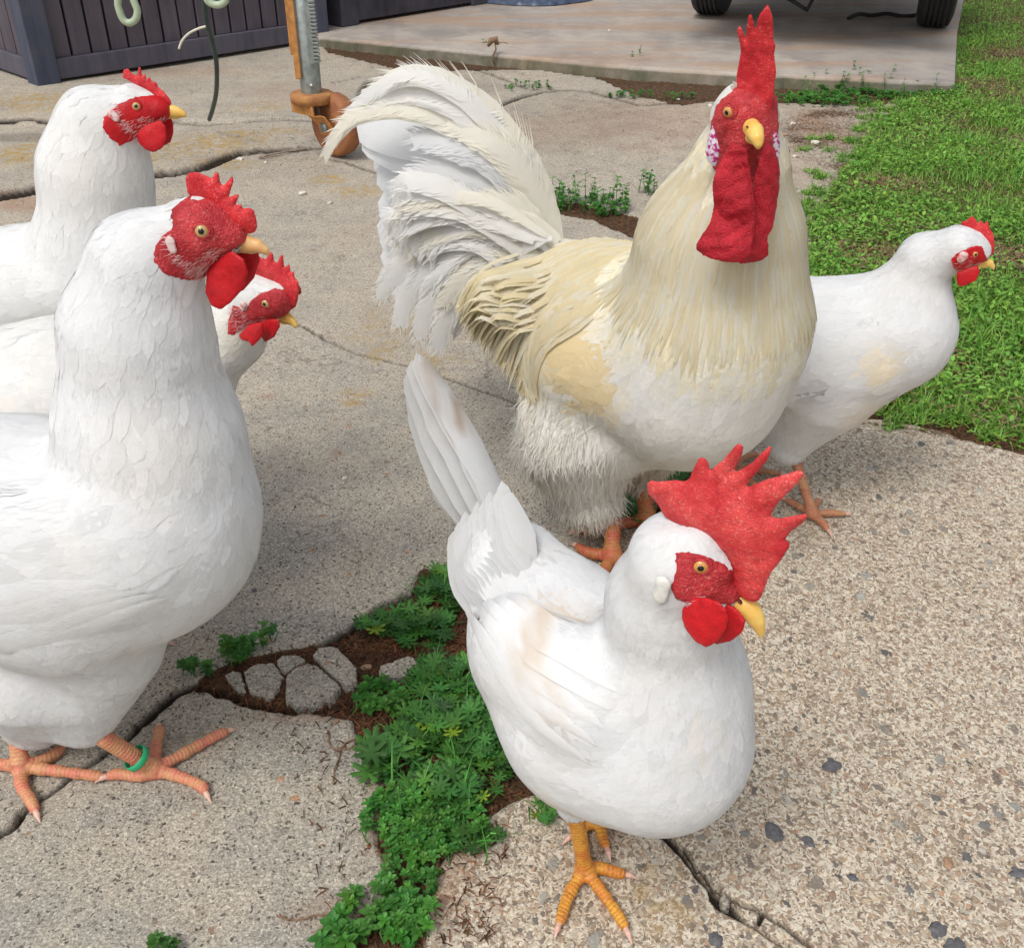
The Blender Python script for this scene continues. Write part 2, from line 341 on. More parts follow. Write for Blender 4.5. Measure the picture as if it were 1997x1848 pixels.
    ve = g.vor(wp.outputs[0], 3.2, 'DISTANCE_TO_EDGE').outputs['Distance']; hl = g.math('MULTIPLY', g.rng(ve, .010, .002), g.rng(g.noise(p, 2.7, 3), .46, .58)); c = g.mix(g.math('MULTIPLY', hl, g.math('MULTIPLY', g.math('SUBTRACT', 1.0, coarse), .65)), c, (.12, .10, .08))
    st2 = g.noise(p, 9, 6, .75); c = g.mix(g.rng(st2, .56, .70, 0, .45), c, g.mix(1, c, (.60, .56, .50), 'MULTIPLY')); c = g.mix(g.rng(g.noise(p, 22, 5, .7), .60, .70, 0, .5), c, g.mix(1, c, (.55, .50, .42), 'MULTIPLY'))
    c = g.mix(g.math('MULTIPLY', lichen, g.rng(g.noise(p, 45, 4, .7), .42, .60)), c, (.40, .27, .09))
    c = g.mix(g.math('MULTIPLY', rust, g.rng(mid, .25, .7, .3, .9)), c, (.36, .20, .12))
    c = g.mix(wet, c, g.mix(1, c, (.40, .37, .36), 'MULTIPLY'))
    sn = g.noise(p, 120, 5, .7); so_ = g.ramp(sn, [(.3, (.030, .020, .013)), (.5, (.085, .050, .028)), (.62, (.15, .085, .042)), (.75, (.26, .17, .095))])
    c = g.mix(g.rng(g.math('ADD', soil, g.math('MULTIPLY', g.math('SUBTRACT', sn, .5), .9)), .42, .58), c, so_)
    c = g.mix(crack, c, (.030, .022, .016))
    h = g.math('ADD', g.math('MULTIPLY', g.mix(coarse, fine, hb), .8), g.math('MULTIPLY', mid, 1.5))
    return g.done(c, g.rng(wet, 0, 1, .9, .55), g.bump(h, 1.0, .0026), Specular__IOR__Level=.2)
M_conc = mat_concrete('concrete')
def gp(pts): return np.array([G(x, y)[:2] for x, y in pts])
SOIL = [gp(p) for p in (
    [(372, 1338), (400, 1315), (450, 1288), (520, 1272), (600, 1258), (640, 1246), (700, 1215), (735, 1188), (800, 1160), (820, 1110), (880, 1095), (1000, 1100), (1040, 1300), (1080, 1480), (1050, 1540), (990, 1560), (935, 1600), (890, 1640), (850, 1690), (835, 1760), (820, 1870), (640, 1870), (680, 1800), (745, 1752), (755, 1690), (735, 1640), (745, 1560), (750, 1500), (700, 1440), (690, 1398), (600, 1384), (500, 1374), (440, 1350)],
    [(615, 80), (720, 84), (850, 96), (1000, 116), (1200, 136), (1440, 152), (1640, 160), (1870, 165), (1850, 190), (1700, 205), (1520, 200), (1420, 195), (1330, 205), (1240, 185), (1160, 150), (1050, 135), (900, 136), (800, 140), (730, 122), (640, 102)],
    [(1500, 250), (1560, 215), (1640, 200), (1740, 205), (1800, 190), (1740, 270), (1680, 340), (1610, 430), (1590, 560), (1560, 460), (1540, 380), (1600, 360), (1570, 320), (1530, 300)],
    [(1015, 400), (1060, 385), (1160, 400), (1250, 425), (1300, 440), (1250, 470), (1160, 430), (1060, 410)],
    [(1230, 1000), (1225, 940), (1280, 900), (1350, 870), (1420, 880), (1330, 960), (1260, 1010)],
    [(1560, 790), (1640, 800), (1700, 780), (1760, 770), (1850, 780), (2010, 820), (2200, 870), (2200, 930), (2010, 888), (1900, 858), (1800, 832), (1700, 815), (1640, 822)])]
LAWN = gp([(1872, -60), (1868, 60), (1862, 160), (1790, 190), (1700, 250), (1660, 320), (1600, 395), (1580, 450), (1585, 520), (1600, 700), (1680, 795), (1760, 788), (1860, 800), (2010, 848), (2300, 930), (3200, 1100), (3200, -60)])
CRACKS = [(gp(p), w) for p, w in (
    ([(-90, 1690), (0, 1624), (28, 1608), (42, 1584), (78, 1556), (98, 1546), (130, 1520), (180, 1486), (225, 1455), (262, 1425), (300, 1385), (335, 1355), (380, 1335)], (.0035, .0035, .003, .004, .003, .0022, .002, .002, .003, .004, .0055, .006, .006)),
    ([(380, 1335), (420, 1345), (500, 1374), (560, 1384), (620, 1380), (680, 1360)], (.004,)*6), ([(620, 1254), (660, 1240), (700, 1214), (740, 1184), (800, 1158)], (.003, .005, .006, .004, .004)),
    ([(1240, 1570), (1292, 1622), (1312, 1640), (1335, 1665), (1352, 1690), (1385, 1728), (1398, 1748), (1420, 1765), (1455, 1795), (1520, 1835), (1600, 1885)], (.003, .0035, .003, .0022, .0016, .002, .004, .006, .0009, .0009, .0008)),
    ([(1335, 1650), (1360, 1690), (1382, 1712), (1420, 1745), (1450, 1762), (1490, 1775), (1530, 1800), (1560, 1825), (1590, 1850), (1640, 1890)], (.0012, .0012, .001, .001, .0012, .0016, .0014, .0014, .001, .001)), ([(1492, 1772), (1484, 1785), (1480, 1796)], (.0012,)*3),
    ([(575, 628), (600, 640), (640, 664), (700, 690), (740, 700), (790, 712), (830, 722), (880, 740), (930, 758), (985, 778), (1060, 800)], (.002, .0018, .001, .001, .0008, .001, .001, .0015, .001, .001, .001)),
    ([(-60, 238), (0, 240), (60, 237), (105, 243), (300, 240), (330, 241), (400, 246), (440, 243), (520, 240), (600, 238), (650, 236)], (.014, .014, .010, .009, .004, .003, .005, .003, .003, .003, .003)),
    ([(-80, 395), (0, 388), (40, 382), (90, 372), (180, 362), (300, 346), (340, 342), (400, 330), (440, 312), (470, 302), (530, 296), (600, 290), (640, 288)], (.016, .015, .014, .012, .010, .011, .010, .010, .009, .006, .008, .008, .004)),
    ([(700, 186), (702, 176), (715, 160), (735, 150), (755, 145), (780, 134), (800, 124)], (.004, .004, .006, .004, .006, .003, .002)), ([(640, 310), (670, 314), (700, 325), (740, 338), (800, 350)], (.003, .003, .004, .003, .002)),
    ([(930, 214), (975, 204), (1010, 190), (1060, 178), (1110, 176), (1150, 178), (1190, 190), (1250, 205), (1330, 200)], (.008, .010, .012, .008, .006, .004, .004, .006, .006)), ([(905, 128), (960, 145), (1000, 160), (1020, 170)], (.004, .003, .002, .001)),
    ([(1640, 818), (1700, 824), (1800, 840), (1900, 860), (2060, 888)], (.0012, .0015, .0012, .0012, .001)), ([(700, 150), (650, 160)], (.001, .001)))]
SPLIT = gp([(1100, 1060), (1020, 1300), (980, 1500), (940, 1640), (860, 1700), (800, 1900), (700, 2600), (3000, 2600), (3000, 700), (1500, 760), (1250, 900)])
def jag(pl, w, rr, n=4):
    out = [pl[0]]; ww = [w[0]]
    for i in range(len(pl)-1):
        L = np.linalg.norm(pl[i+1]-pl[i]); e = (pl[i+1]-pl[i]); nn = np.array([-e[1], e[0]])/(L+1e-9); m = max(2, min(24, int(L/.006)))
        for k in range(1, m+1): t = k/m; out.append(pl[i]+e*t+nn*rr.normal(0, min(.0013, L*.05))*(t < 1)); ww.append((w[i]*(1-t)+w[i+1]*t)*(1+.45*(vnoise(np.array([out[-1][0]*90]), np.array([out[-1][1]*90]), 4)[0]-.5)))
    return np.array(out), ww
def build_ground():
    rr = np.random.default_rng(3)
    a = np.linspace(math.atan2(CAMZ, .18), math.atan2(CAMZ, 9.0), 1080); ys = CAMZ/np.tan(a); u = np.linspace(-1, 1, 1180); u = u*(.72+.28*np.abs(u)**2)
    Y = np.repeat(ys[:, None], len(u), 1); X = u[None]*(.45+.85*Y)
    n1 = fbm(X*14, Y*14, 1, 4); n2 = fbm(X*70, Y*70, 2, 4); jx = X+.004*fbm(X*60, Y*60, 21, 4)*np.clip(Y, .5, 3); jy = Y+.004*fbm(X*60+50, Y*60, 22, 4)*np.clip(Y, .5, 3)
    soil = np.full(X.shape, 1.0)
    for i_, p in enumerate(SOIL):
        if i_ != 2: soil = np.minimum(soil, polysd(jx, jy, p))
    patchy = sstep(.03, -.05, polysd(jx, jy, SOIL[2]))*.62
    lawn = polysd(jx, jy, LAWN); coarse = polysd(jx, jy, SPLIT); crack = np.full(X.shape, 1.0); mask_c = np.zeros(X.shape)
    for pl, w in CRACKS:
        q, ww = jag(pl, w, rr); crack = np.minimum(crack, polyline_d(X, Y, q, ww))
    s0 = sstep(.006, -.004, soil); lw = sstep(.02, -.02, lawn); dyr = np.abs(np.gradient(ys))[:, None]*np.ones_like(X); ck = sstep(.0008+.45*dyr, -.0004-.35*dyr, crack)
    Z = .0035*fbm(X*2.2, Y*2.2, 8, 3)+.0006*n1+.0003*n2; flat = Z.copy()
    Z = Z-.0005*sstep(.004, 0, crack)
    Z = Z-.0055*s0+.003*s0*n2+.004*s0*n1; Z = Z-.009*ck*np.minimum(1, 1.0); Z = Z-.004*lw*0
    # slabs have settled: one behind each of the two wide joints stands a little higher
    j1 = gp([(-400, 410), (0, 388), (90, 372), (300, 346), (400, 330), (440, 312), (470, 302), (600, 290), (660, 288)]); j2 = gp([(-400, 236), (0, 240), (105, 243), (330, 241), (650, 236)])
    y1 = np.interp(X, j1[:, 0], j1[:, 1]); fade = sstep(j1[-1, 0]+.02, j1[-1, 0]-.25, X); Z = Z+.012*fade*sstep(-.012, .014, Y-y1+.01*fbm(X*8, Y*0+3, 44, 3))*sstep(.6, .1, Y-y1)
    y2 = np.interp(X, j2[:, 0], j2[:, 1]); fade = sstep(j2[-1, 0]+.02, j2[-1, 0]-.3, X); Z = Z+.008*fade*sstep(-.012, .014, Y-y2)*sstep(.8, .2, Y-y2)
    Z = Z-(Z.max()*0)
    near = np.hypot(X-0, Y-.6)
    keep = sstep(1.3, 2.0, near); Z = np.where(Z > .0, Z*(.15+.85*keep), Z)
    lich = np.zeros(X.shape); rust = np.zeros(X.shape); wet = np.zeros(X.shape)
    for (x, y, rx, ry, amt) in ((90, 205, 200, 22, .8), (40, 305, 120, 30, 1), (400, 290, 160, 30, .9), (430, 320, 80, 16, .8), (640, 350, 60, 14, .9), (700, 372, 80, 16, .9), (560, 260, 60, 10, .7), (690, 770, 50, 14, .8), (740, 690, 40, 20, .6), (760, 640, 90, 60, .4), (470, 270, 90, 14, .8), (850, 700, 70, 20, .6), (1300, 1780, 60, 60, .55), (1260, 1740, 40, 40, .5), (520, 215, 80, 16, .6), (690, 785, 30, 10, .7), (1290, 1700, 60, 25, .5), (200, 325, 200, 20, .8)):
        c = G(x, y); ex = abs(G(x+rx, y)[0]-c[0]); ey = abs(G(x, y-ry)[1]-c[1]); d = np.hypot((X-c[0])/ex, (Y-c[1])/ey)+.5*n1; lich = np.maximum(lich, amt*sstep(1.1, .3, d))
    for (x, y, rx, ry, amt) in ((60, 395, 120, 22, .9), (560, 180, 120, 30, .35), (1300, 240, 300, 60, .45), (1500, 300, 120, 80, .4), (760, 100, 150, 18, .8), (1000, 250, 200, 40, .35), (560, 1395, 160, 18, .6), (740, 1560, 40, 120, .55), (860, 1730, 60, 100, .5), (700, 1800, 100, 60, .5), (900, 1650, 80, 50, .5), (300, 140, 250, 20, .4), (700, 460, 60, 40, .15), (640, 1780, 120, 50, .35), (520, 772, 26, 8, .7), (655, 885, 16, 12, .7), (1600, 250, 80, 60, .7)):
        c = G(x, y); ex = abs(G(x+rx, y)[0]-c[0]); ey = abs(G(x, y-ry)[1]-c[1]); d = np.hypot((X-c[0])/ex, (Y-c[1])/ey)+.4*n1; rust = np.maximum(rust, amt*sstep(1.1, .2, d))
    for (x, y, rx, ry, amt) in ((1330, 170, 130, 26, .75), (1500, 170, 200, 18, .7), (1250, 150, 100, 12, .5), (900, 170, 90, 20, .25), (1100, 230, 200, 60, .2), (40, 270, 100, 10, .5)):
        c = G(x, y); ex = abs(G(x+rx, y)[0]-c[0]); ey = abs(G(x, y-ry)[1]-c[1]); d = np.hypot((X-c[0])/ex, (Y-c[1])/ey)+.4*n1; wet = np.maximum(wet, amt*sstep(1.1, .6, d))
    cmask = sstep(.03, -.03, coarse+.05*n1)*(1-0)
    cmask = np.maximum(cmask*.95, .28*sstep(.9, 1.6, Y)); soilm = np.clip(np.maximum(np.maximum(s0, lw), patchy*(.75+.6*fbm(X*9, Y*9, 71, 4))), 0, 1)
    m, k = X.shape; idx = np.arange(m*k).reshape(m, k); F = np.stack([idx[:-1, :-1], idx[:-1, 1:], idx[1:, 1:], idx[1:, :-1]], -1).reshape(-1, 4)
    V = np.stack([X, Y, Z], -1).reshape(-1, 3)
    o = mesh('concrete_patio', V, F, M_conc, attrs={'mask': np.stack([soilm, cmask, lich], -1).reshape(-1, 3), 'mask2': np.stack([wet, rust, ck], -1).reshape(-1, 3)})
    tag(o, kind='structure')
    def hz(x, y):
        i = np.interp(np.asarray(y), ys, np.arange(m)) if ys[0] < ys[-1] else np.interp(-np.asarray(y), -ys, np.arange(m)); i = np.clip(np.round(i).astype(int), 0, m-1)
        uu = np.asarray(x)/(.45+.85*np.asarray(y)); j = np.clip(np.round(np.interp(uu, u, np.arange(k))).astype(int), 0, k-1); return Z[i, j]
    return hz
HZ = build_ground()
far = mesh('ground', [(-60, -40, -.06), (60, -40, -.06), (60, 120, -.06), (-60, 120, -.06)], [(0, 1, 2, 3)], M_conc, smooth=False); tag(far, kind='structure')
# raised slab at the back
edge_px = [(612, 70), (660, 74), (720, 80), (800, 88), (900, 97), (1000, 107), (1100, 117), (1200, 126), (1300, 133), (1440, 141), (1600, 148), (1740, 155), (1862, 160)]
SH = .035; er = np.random.default_rng(9); e3 = np.array([G(x, y, SH) for x, y in edge_px]); e3 = crom(e3, 80); e3[:, 1] += er.normal(0, .004, 80)
e3 = np.vstack([e3[0]+(e3[0]-e3[12])*6, e3])
R0 = np.array([G(1862, 160, SH), G(1866, 60, SH), G(1890, -60, SH)])
top = list(e3)+[R0[1], R0[2], R0[2]+[1.2, 8, 0], np.array([-6.0, 16, SH])]
n = len(top); Vt = [tuple(p) for p in top]+[(p[0], p[1]-.010, SH-.010) for p in top]+[(p[0], p[1]-.012+er.normal(0, .002), -.03) for p in top]
Fk = [tuple(range(n))]+[(i, (i+1) % n, n+(i+1) % n, n+i)[::-1] for i in range(n)]+[(n+i, n+(i+1) % n, 2*n+(i+1) % n, 2*n+i)[::-1] for i in range(n)]
def mat_slab():
    g = NG('far_slab'); p = g.pos(); big = g.noise(p, 1.1, 5, .6); mid = g.noise(p, 9, 6, .65); st = g.node('ShaderNodeMapping'); g.l.new(p, st.inputs[0]); st.inputs['Scale'].default_value = (.5, 2.2, 1); sn = g.noise(st.outputs[0], 2.2, 4, .6)
    c = g.mix(g.rng(big, .35, .65), (.46, .40, .34), (.34, .31, .28)); c = g.mix(g.rng(mid, .42, .62, 0, .6), c, (.27, .24, .22)); c = g.mix(g.rng(sn, .48, .60, 0, .6), c, (.40, .25, .15)); c = g.mix(g.rng(g.noise(p, 2.3, 5, .7), .52, .62, 0, .55), c, (.20, .18, .17)); c = g.mix(g.rng(g.noise(p, 300, 3), .5, .75, 0, .4), c, (.16, .14, .13))
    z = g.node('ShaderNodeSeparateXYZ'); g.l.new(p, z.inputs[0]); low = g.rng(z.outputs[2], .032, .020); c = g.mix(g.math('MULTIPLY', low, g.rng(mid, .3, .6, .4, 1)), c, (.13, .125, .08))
    return g.done(c, .8, g.bump(g.math('ADD', mid, g.noise(p, 300, 3)), .5, .002), Specular__IOR__Level=.3)
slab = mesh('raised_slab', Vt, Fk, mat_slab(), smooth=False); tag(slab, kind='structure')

# ------------------------------------------------------------------ birds
class Body:
    """union of tapered capsules, blended; each also carries the lie and size of its feathers"""
    def __init__(s): s.p = []
    def add(s, a, b, ra, rb, k=.02, fl=.03, fw=.011, ax=None, sq=1.0, flow=None, dens=1.0, fz=0.0):
        a = np.asarray(a, float); b = np.asarray(b, float)
        s.p.append(dict(a=a, b=b, ra=ra, rb=rb, k=k*(.5 if k > .016 and not fz else 1), fl=fl, fw=fw, ax=None if ax is None else nrm(ax), sq=sq,
                        flow=nrm(b-a) if flow is None else nrm(flow), dens=dens, fz=fz))
    def ds(s, X):
        out = []
        for q in s.p:
            a, b = q['a'], q['b']; Y = X-a; e = b-a
            if q['ax'] is not None: Y = Y+((1/q['sq']-1)*((Y-e*.5)@q['ax']))[:, None]*q['ax']
            h = np.clip(Y@e/(e@e+1e-12), 0, 1); out.append(np.linalg.norm(Y-h[:, None]*e, axis=1)-(q['ra']+(q['rb']-q['ra'])*h))
        return out
    def f(s, X):
        dd = s.ds(X); d = dd[0]
        for i in range(1, len(dd)): d = smin(d, dd[i], s.p[i]['k'])
        return d
    def grad(s, X, e=.0015):
        k = np.array([[1, -1, -1], [-1, -1, 1], [-1, 1, -1], [1, 1, 1]], float); g = 0
        for v in k: g = g+v*s.f(X+v*e)[:, None]
        g = g/(4*e); return g
    def info(s, X):
        dd = np.stack(s.ds(X), 1); w = np.exp(-(dd-dd.min(1, keepdims=True))/.010); w /= w.sum(1, keepdims=True)
        fl = w@np.array([q['flow'] for q in s.p]); L = w@np.array([q['fl'] for q in s.p]); Wd = w@np.array([q['fw'] for q in s.p]); dn = w@np.array([q['dens'] for q in s.p])
        return fl, L, Wd, dn
    def box(s):
        lo = np.min([np.minimum(q['a']-q['ra'], q['b']-q['rb']) for q in s.p], 0); hi = np.max([np.maximum(q['a']+q['ra'], q['b']+q['rb']) for q in s.p], 0)
        m = .5*max(q['k'] for q in s.p); return lo-m, hi+m
    def project(s, X, lift, it=2):
        for _ in range(it):
            g = s.grad(X); m = np.linalg.norm(g, axis=1, keepdims=True); n = g/(m+1e-9); X = X-n*((s.f(X)[:, None]-0)/np.maximum(m, .4))
        return X+n*(lift[:, None] if np.ndim(lift) else lift), n

def plumage(body, V, F, count, colf, seed=1, S=4, skip=None, lift=.0022, jit=.16):
    r = np.random.default_rng(seed)
    T = np.concatenate([F[:, [0, 1, 2]], F[:, [0, 2, 3]]]); A = V[T]; area = .5*np.linalg.norm(np.cross(A[:, 1]-A[:, 0], A[:, 2]-A[:, 0]), axis=1)
    cen = A.mean(1); fl, L, Wd, dn = body.info(cen); w = area*dn/(L*Wd); w /= w.sum()
    i = r.choice(len(T), count, p=w); u = r.random((count, 2)); m = u.sum(1) > 1; u[m] = 1-u[m]
    X = A[i, 0]+u[:, :1]*(A[i, 1]-A[i, 0])+u[:, 1:]*(A[i, 2]-A[i, 0])
    if skip is not None: X = X[~skip(X)]
    N = len(X); fl, L, Wd, dn = body.info(X); L = L*r.uniform(.75, 1.2, N); Wd = Wd*r.uniform(.8, 1.2, N)
    rl = r.uniform(.2, 1.0, N)**2*lift; ang = r.normal(0, jit, N); tint = r.uniform(.945, 1.0, N)
    pts = []; nor = []; sd = []
    for k in range(S+1):
        t = k/S; X, n = body.project(X, rl*(.35+.65*t*t))
        fl = body.info(X)[0]; d = fl-(fl*n).sum(1, keepdims=True)*n; d = nrm(d+1e-6); c = np.cross(n, d)
        d = d*np.cos(ang)[:, None]+c*np.sin(ang)[:, None]; c = np.cross(n, d)
        pts.append(X); nor.append(n); sd.append(c); X = X+d*(L/S)[:, None]
    prof = lambda t: (min(1, .45+t*1.6))*math.sqrt(max(0, 1-t**4.0))+.04
    Vs = []; Ns = []; Cs = []; U = []
    c0 = colf(pts[1]); tn = r.normal(0, .035, (N, 3))
    for k in range(S+1):
        t = k/S; w = (Wd*prof(t))[:, None]; cup = w*.20
        for q in (-1, 0, 1):
            Vs.append(pts[k]+sd[k]*w*q*.5-nor[k]*cup*abs(q)*.08); Ns.append(nrm(nor[k]+sd[k]*q*.05+tn)); Cs.append(c0*(tint*(1+.035*(t > .8)-.03*(t < .3)))[:, None]); U.append(np.stack([np.full(N, q*.5+.5)+r.random(N)*0, np.full(N, t)], 1))
    Vs = np.stack(Vs, 1).reshape(-1, 3); Ns = np.stack(Ns, 1).reshape(-1, 3); Cs = np.stack(Cs, 1).reshape(-1, 3); U = np.stack(U, 1).reshape(-1, 2)
    base = []
    for k in range(S):
        for q in range(2): a = k*3+q; base.append((a, a+1, a+4, a+3))
    K = 3*(S+1); Fq = (np.array(base)[None]+(np.arange(N)*K)[:, None, None]).reshape(-1, 4)
    return Vs, Fq, Ns, Cs, U

def fluff(body, V, F, count, colf, seed=3, L=.012, w=.0004, skip=None, rise=.10, thick=False):
    """fine down: everywhere short and flat, on the thighs long and loose"""
    r = np.random.default_rng(seed); i = r.integers(0, len(F), count*(4 if thick else 1)); A = V[F[i]]; u = r.random((len(i), 2, 1))
    X = A[:, 0]*(1-u[:, 0])*(1-u[:, 1])+A[:, 1]*u[:, 0]*(1-u[:, 1])+A[:, 2]*u[:, 0]*u[:, 1]+A[:, 3]*(1-u[:, 0])*u[:, 1]
    if thick:
        dd = np.stack(body.ds(X), 1); wt = np.exp(-(dd-dd.min(1, keepdims=True))/.012); wt /= wt.sum(1, keepdims=True); fz = wt@np.array([q['fz'] for q in body.p]); X = X[r.random(len(X)) < fz]
        if len(X) == 0: return None
    if skip is not None: X = X[~skip(X)]
    N = len(X); X, n = body.project(X, .0003, 1); fl = body.info(X)[0]
    if thick: fl = fl*.6+[0, 0, -.5]
    d = nrm(nrm(fl-(fl*n).sum(1, keepdims=True)*n)+r.normal(0, .38 if thick else .12, (N, 3)))
    L = L*r.uniform(.5, 1.3, N)[:, None]; c = np.cross(n, d)*w
    p1 = X+d*L*.5+n*L*rise*.5; p2 = X+d*L+n*L*rise*r.uniform(-.2, 1, N)[:, None]
    Vs = np.stack([X-c, X+c, p1-c*.8, p1+c*.8, p2-c*.2, p2+c*.2], 1).reshape(-1, 3); Vs[:, 2] = np.maximum(Vs[:, 2], .002)
    Ns = np.repeat(nrm(n+r.normal(0, .12, (N, 3))), 6, 0); Cs = np.repeat(np.clip(colf(X)*r.uniform(1.0, 1.12, (N, 1)), 0, .92), 6, 0)
    Fq = (np.array([(0, 1, 3, 2), (2, 3, 5, 4)])[None]+(np.arange(N)*6)[:, None, None]).reshape(-1, 4)
    return Vs, Fq, Ns, Cs, np.repeat(np.full((N, 2), .5), 6, 0)
def join(parts):
    o = 0; out = [[], [], [], [], []]
    for p in parts:
        for j in range(5): out[j].append(p[j]+o if j == 1 else p[j])
        o += len(p[0])
    return [np.concatenate(x) for x in out]

def quill(pts, width, nhint, col, n=16, cup=.25, tipsharp=2.5, barbs=0, ragged=.06, seed=0, asym=.5, wav=0.0, base=.35, soft=0, fan=.35):
    """one long feather: a blade of five columns along a curved quill, with loose barbs at the end if asked"""
    r = np.random.default_rng(seed); c = crom(pts, n); t = np.linspace(0, 1, n); T = nrm(np.gradient(c, axis=0)); nh = nrm(nhint)
    N = nrm(nh-(T@nh)[:, None]*T); S = np.cross(N, T); w = width*np.minimum(1, base+t*2.2)*np.sqrt(np.clip(1-t**tipsharp, 0, 1)); V = []; Ns = []; U = []
    for j, q in enumerate((-1, -.5, 0, .5, 1)):
        off = q*(asym if q > 0 else 1-asym)*2*.5
        ww = w*(1+(r.normal(0, ragged, n) if abs(q) == 1 else 0)); wv = wav*np.sin(t*9+q*2+seed)
        V.append(c+S*(ww*off)[:, None]-N*(w*cup*q*q*.5+wv*abs(q)*w)[:, None]+(T*(-abs(q)*w*.25)[:, None] if False else 0)); Ns.append(nrm(N+S*q*fan)); U.append(np.stack([np.full(n, q*.5+.5), t*4], 1))
    V = np.stack(V, 1).reshape(-1, 3); Ns = np.stack(Ns, 1).reshape(-1, 3); U = np.stack(U, 1).reshape(-1, 2)
    F = np.array([(i*5+j, i*5+j+1, i*5+j+6, i*5+j+5) for i in range(n-1) for j in range(4)])
    Cc = np.tile(np.array(col, float), (len(V), 1)); parts = [(V, F, Ns, Cc, U)]
    if soft and not barbs:
        k = int(soft*45); tt = r.uniform(.12, .99, k); ii = tt*(n-1); lo = np.minimum(ii.astype(int), n-2); fr = (ii-lo)[:, None]
        p = c[lo]*(1-fr)+c[lo+1]*fr; Tt = T[lo]; sg = r.choice([-1, 1], k)[:, None]; wl = (np.interp(tt, t, w))[:, None]; u0 = r.uniform(.25, .8, k)[:, None]
        p = p+S[lo]*sg*wl*u0*.5+N[lo]*.0003; L = (wl*(.5-.5*u0)+.006)*r.uniform(1.0, 1.8, (k, 1)); d = nrm(Tt*1.5+S[lo]*sg*.8-N[lo]*cup*.35*u0); q = nrm(np.cross(N[lo], d))*r.uniform(.0004, .0009, (k, 1))
        p1 = p+d*L*.55; p2 = p+nrm(d+Tt*.4)*L
        Vb = np.stack([p-q*.3, p+q*.3, p1-q, p1+q, p2-q*.1, p2+q*.1], 1).reshape(-1, 3); Fb = (np.array([(0, 1, 3, 2), (2, 3, 5, 4)])[None]+(np.arange(k)*6)[:, None, None]).reshape(-1, 4)
        parts.append((Vb, Fb, np.repeat(nrm(N[lo]+S[lo]*sg*.15), 6, 0), np.repeat(np.array(col, float)*r.uniform(.96, 1.03, (k, 1)), 6, 0), np.full((len(Vb), 2), .5)))
    if barbs:
        k = barbs; tt = r.uniform(barb_from, 1, k); ii = tt*(n-1); lo = np.minimum(ii.astype(int), n-2); fr = (ii-lo)[:, None]
        p = c[lo]*(1-fr)+c[lo+1]*fr; Tt = T[lo]; Sb = S[lo]; sg = r.choice([-1, 1], k)[:, None]; L = (width*1.05*(1-.75*tt**3)*r.uniform(.8, 1.15, k))[:, None]
        d = nrm(Tt*.9+Sb*sg*.75+N[lo]*r.normal(0, .08, (k, 1))); q = nrm(np.cross(N[lo], d))*.00045
        p1 = p+d*L*.6; p2 = p+nrm(d+Tt*.5)*L*1.25
        Vb = np.stack([p-q, p+q, p1-q, p1+q, p2-q*.2, p2+q*.2], 1).reshape(-1, 3)
        Fb = (np.array([(0, 1, 3, 2), (2, 3, 5, 4)])[None]+(np.arange(k)*6)[:, None, None]).reshape(-1, 4)
        parts.append((Vb, Fb, np.repeat(N[lo], 6, 0), np.tile(np.array(col, float), (len(Vb), 1)), np.full((len(Vb), 2), .5)))
    return join(parts)
barb_from = .45

def plate(name, poly3, nrml, T, mat, parent, h=.0007, R=None, bend=None, close=True, lip=0.0):
    """a fleshy plate (comb, wattle): an outline in a plane, grown to a rounded thickness"""
    poly3 = np.asarray(poly3, float); o = poly3.mean(0); n = nrm(nrml); u = nrm(poly3[1]-poly3[0]); u = nrm(u-(u@n)*n); v = np.cross(n, u)
    q = np.stack([(poly3-o)@u, (poly3-o)@v], 1); R = R or T*4.2; lo = q.min(0); hi = q.max(0); bb = 0.0
    # 2D field cached on a grid
    g = h*.9; xs = np.arange(lo[0]-6*h, hi[0]+7*h, g); ys = np.arange(lo[1]-6*h, hi[1]+7*h, g); XX, YY = np.meshgrid(xs, ys, indexing='ij'); SD = polysd(XX, YY, q)
    def f(X):
        Y = X
        i = np.clip((Y[:, 0]-xs[0])/g, 0, len(xs)-1.001); j = np.clip((Y[:, 1]-ys[0])/g, 0, len(ys)-1.001); a = i.astype(int); b = j.astype(int); fi = i-a; fj = j-b
        d = (SD[a, b]*(1-fi)+SD[a+1, b]*fi)*(1-fj)+(SD[a, b+1]*(1-fi)+SD[a+1, b+1]*fi)*fj
        s = np.clip(-d/R, 0, 1); th = T*np.sqrt(np.clip(s*(2-s), 0, 1)); w = np.abs(Y[:, 2])
        return np.where(d > 0, np.hypot(d, w), w-th)+0.0
    V, F = surfnet(f, (lo[0], lo[1], -T), (hi[0], hi[1], T), h); V = relax(V, F, 2)
    w = V[:, 2]+(bend(V[:, 0]-lo[0], V[:, 1]-lo[1], hi-lo) if bend else 0)
    n1 = fbm(V[:, 0]*140, V[:, 1]*140, 3, 4)*.0008*min(1, T/.003)
    w = w+np.sign(V[:, 2])*n1
    W = o+V[:, :1]*u+V[:, 1:2]*v+w[:, None]*n
    return mesh(name, W, F, mat, parent)
def chain(pts, k=.004, ax=None, sq=1.0):
    b = Body()
    for i in range(len(pts)-1):
        (p, r), (q, s) = pts[i], pts[i+1]; b.add(p, q, r, s, k, ax=ax, sq=sq)
    return b
def sdfmesh(name, b, h, mat, parent, it=2, f=None, extra=.0, col=None):
    lo, hi = b.box(); V, F = surfnet(f or b.f, lo-extra, hi+extra, h); V = relax(V, F, it); return mesh(name, V, F, mat, parent, col=None if col is None else col(V))
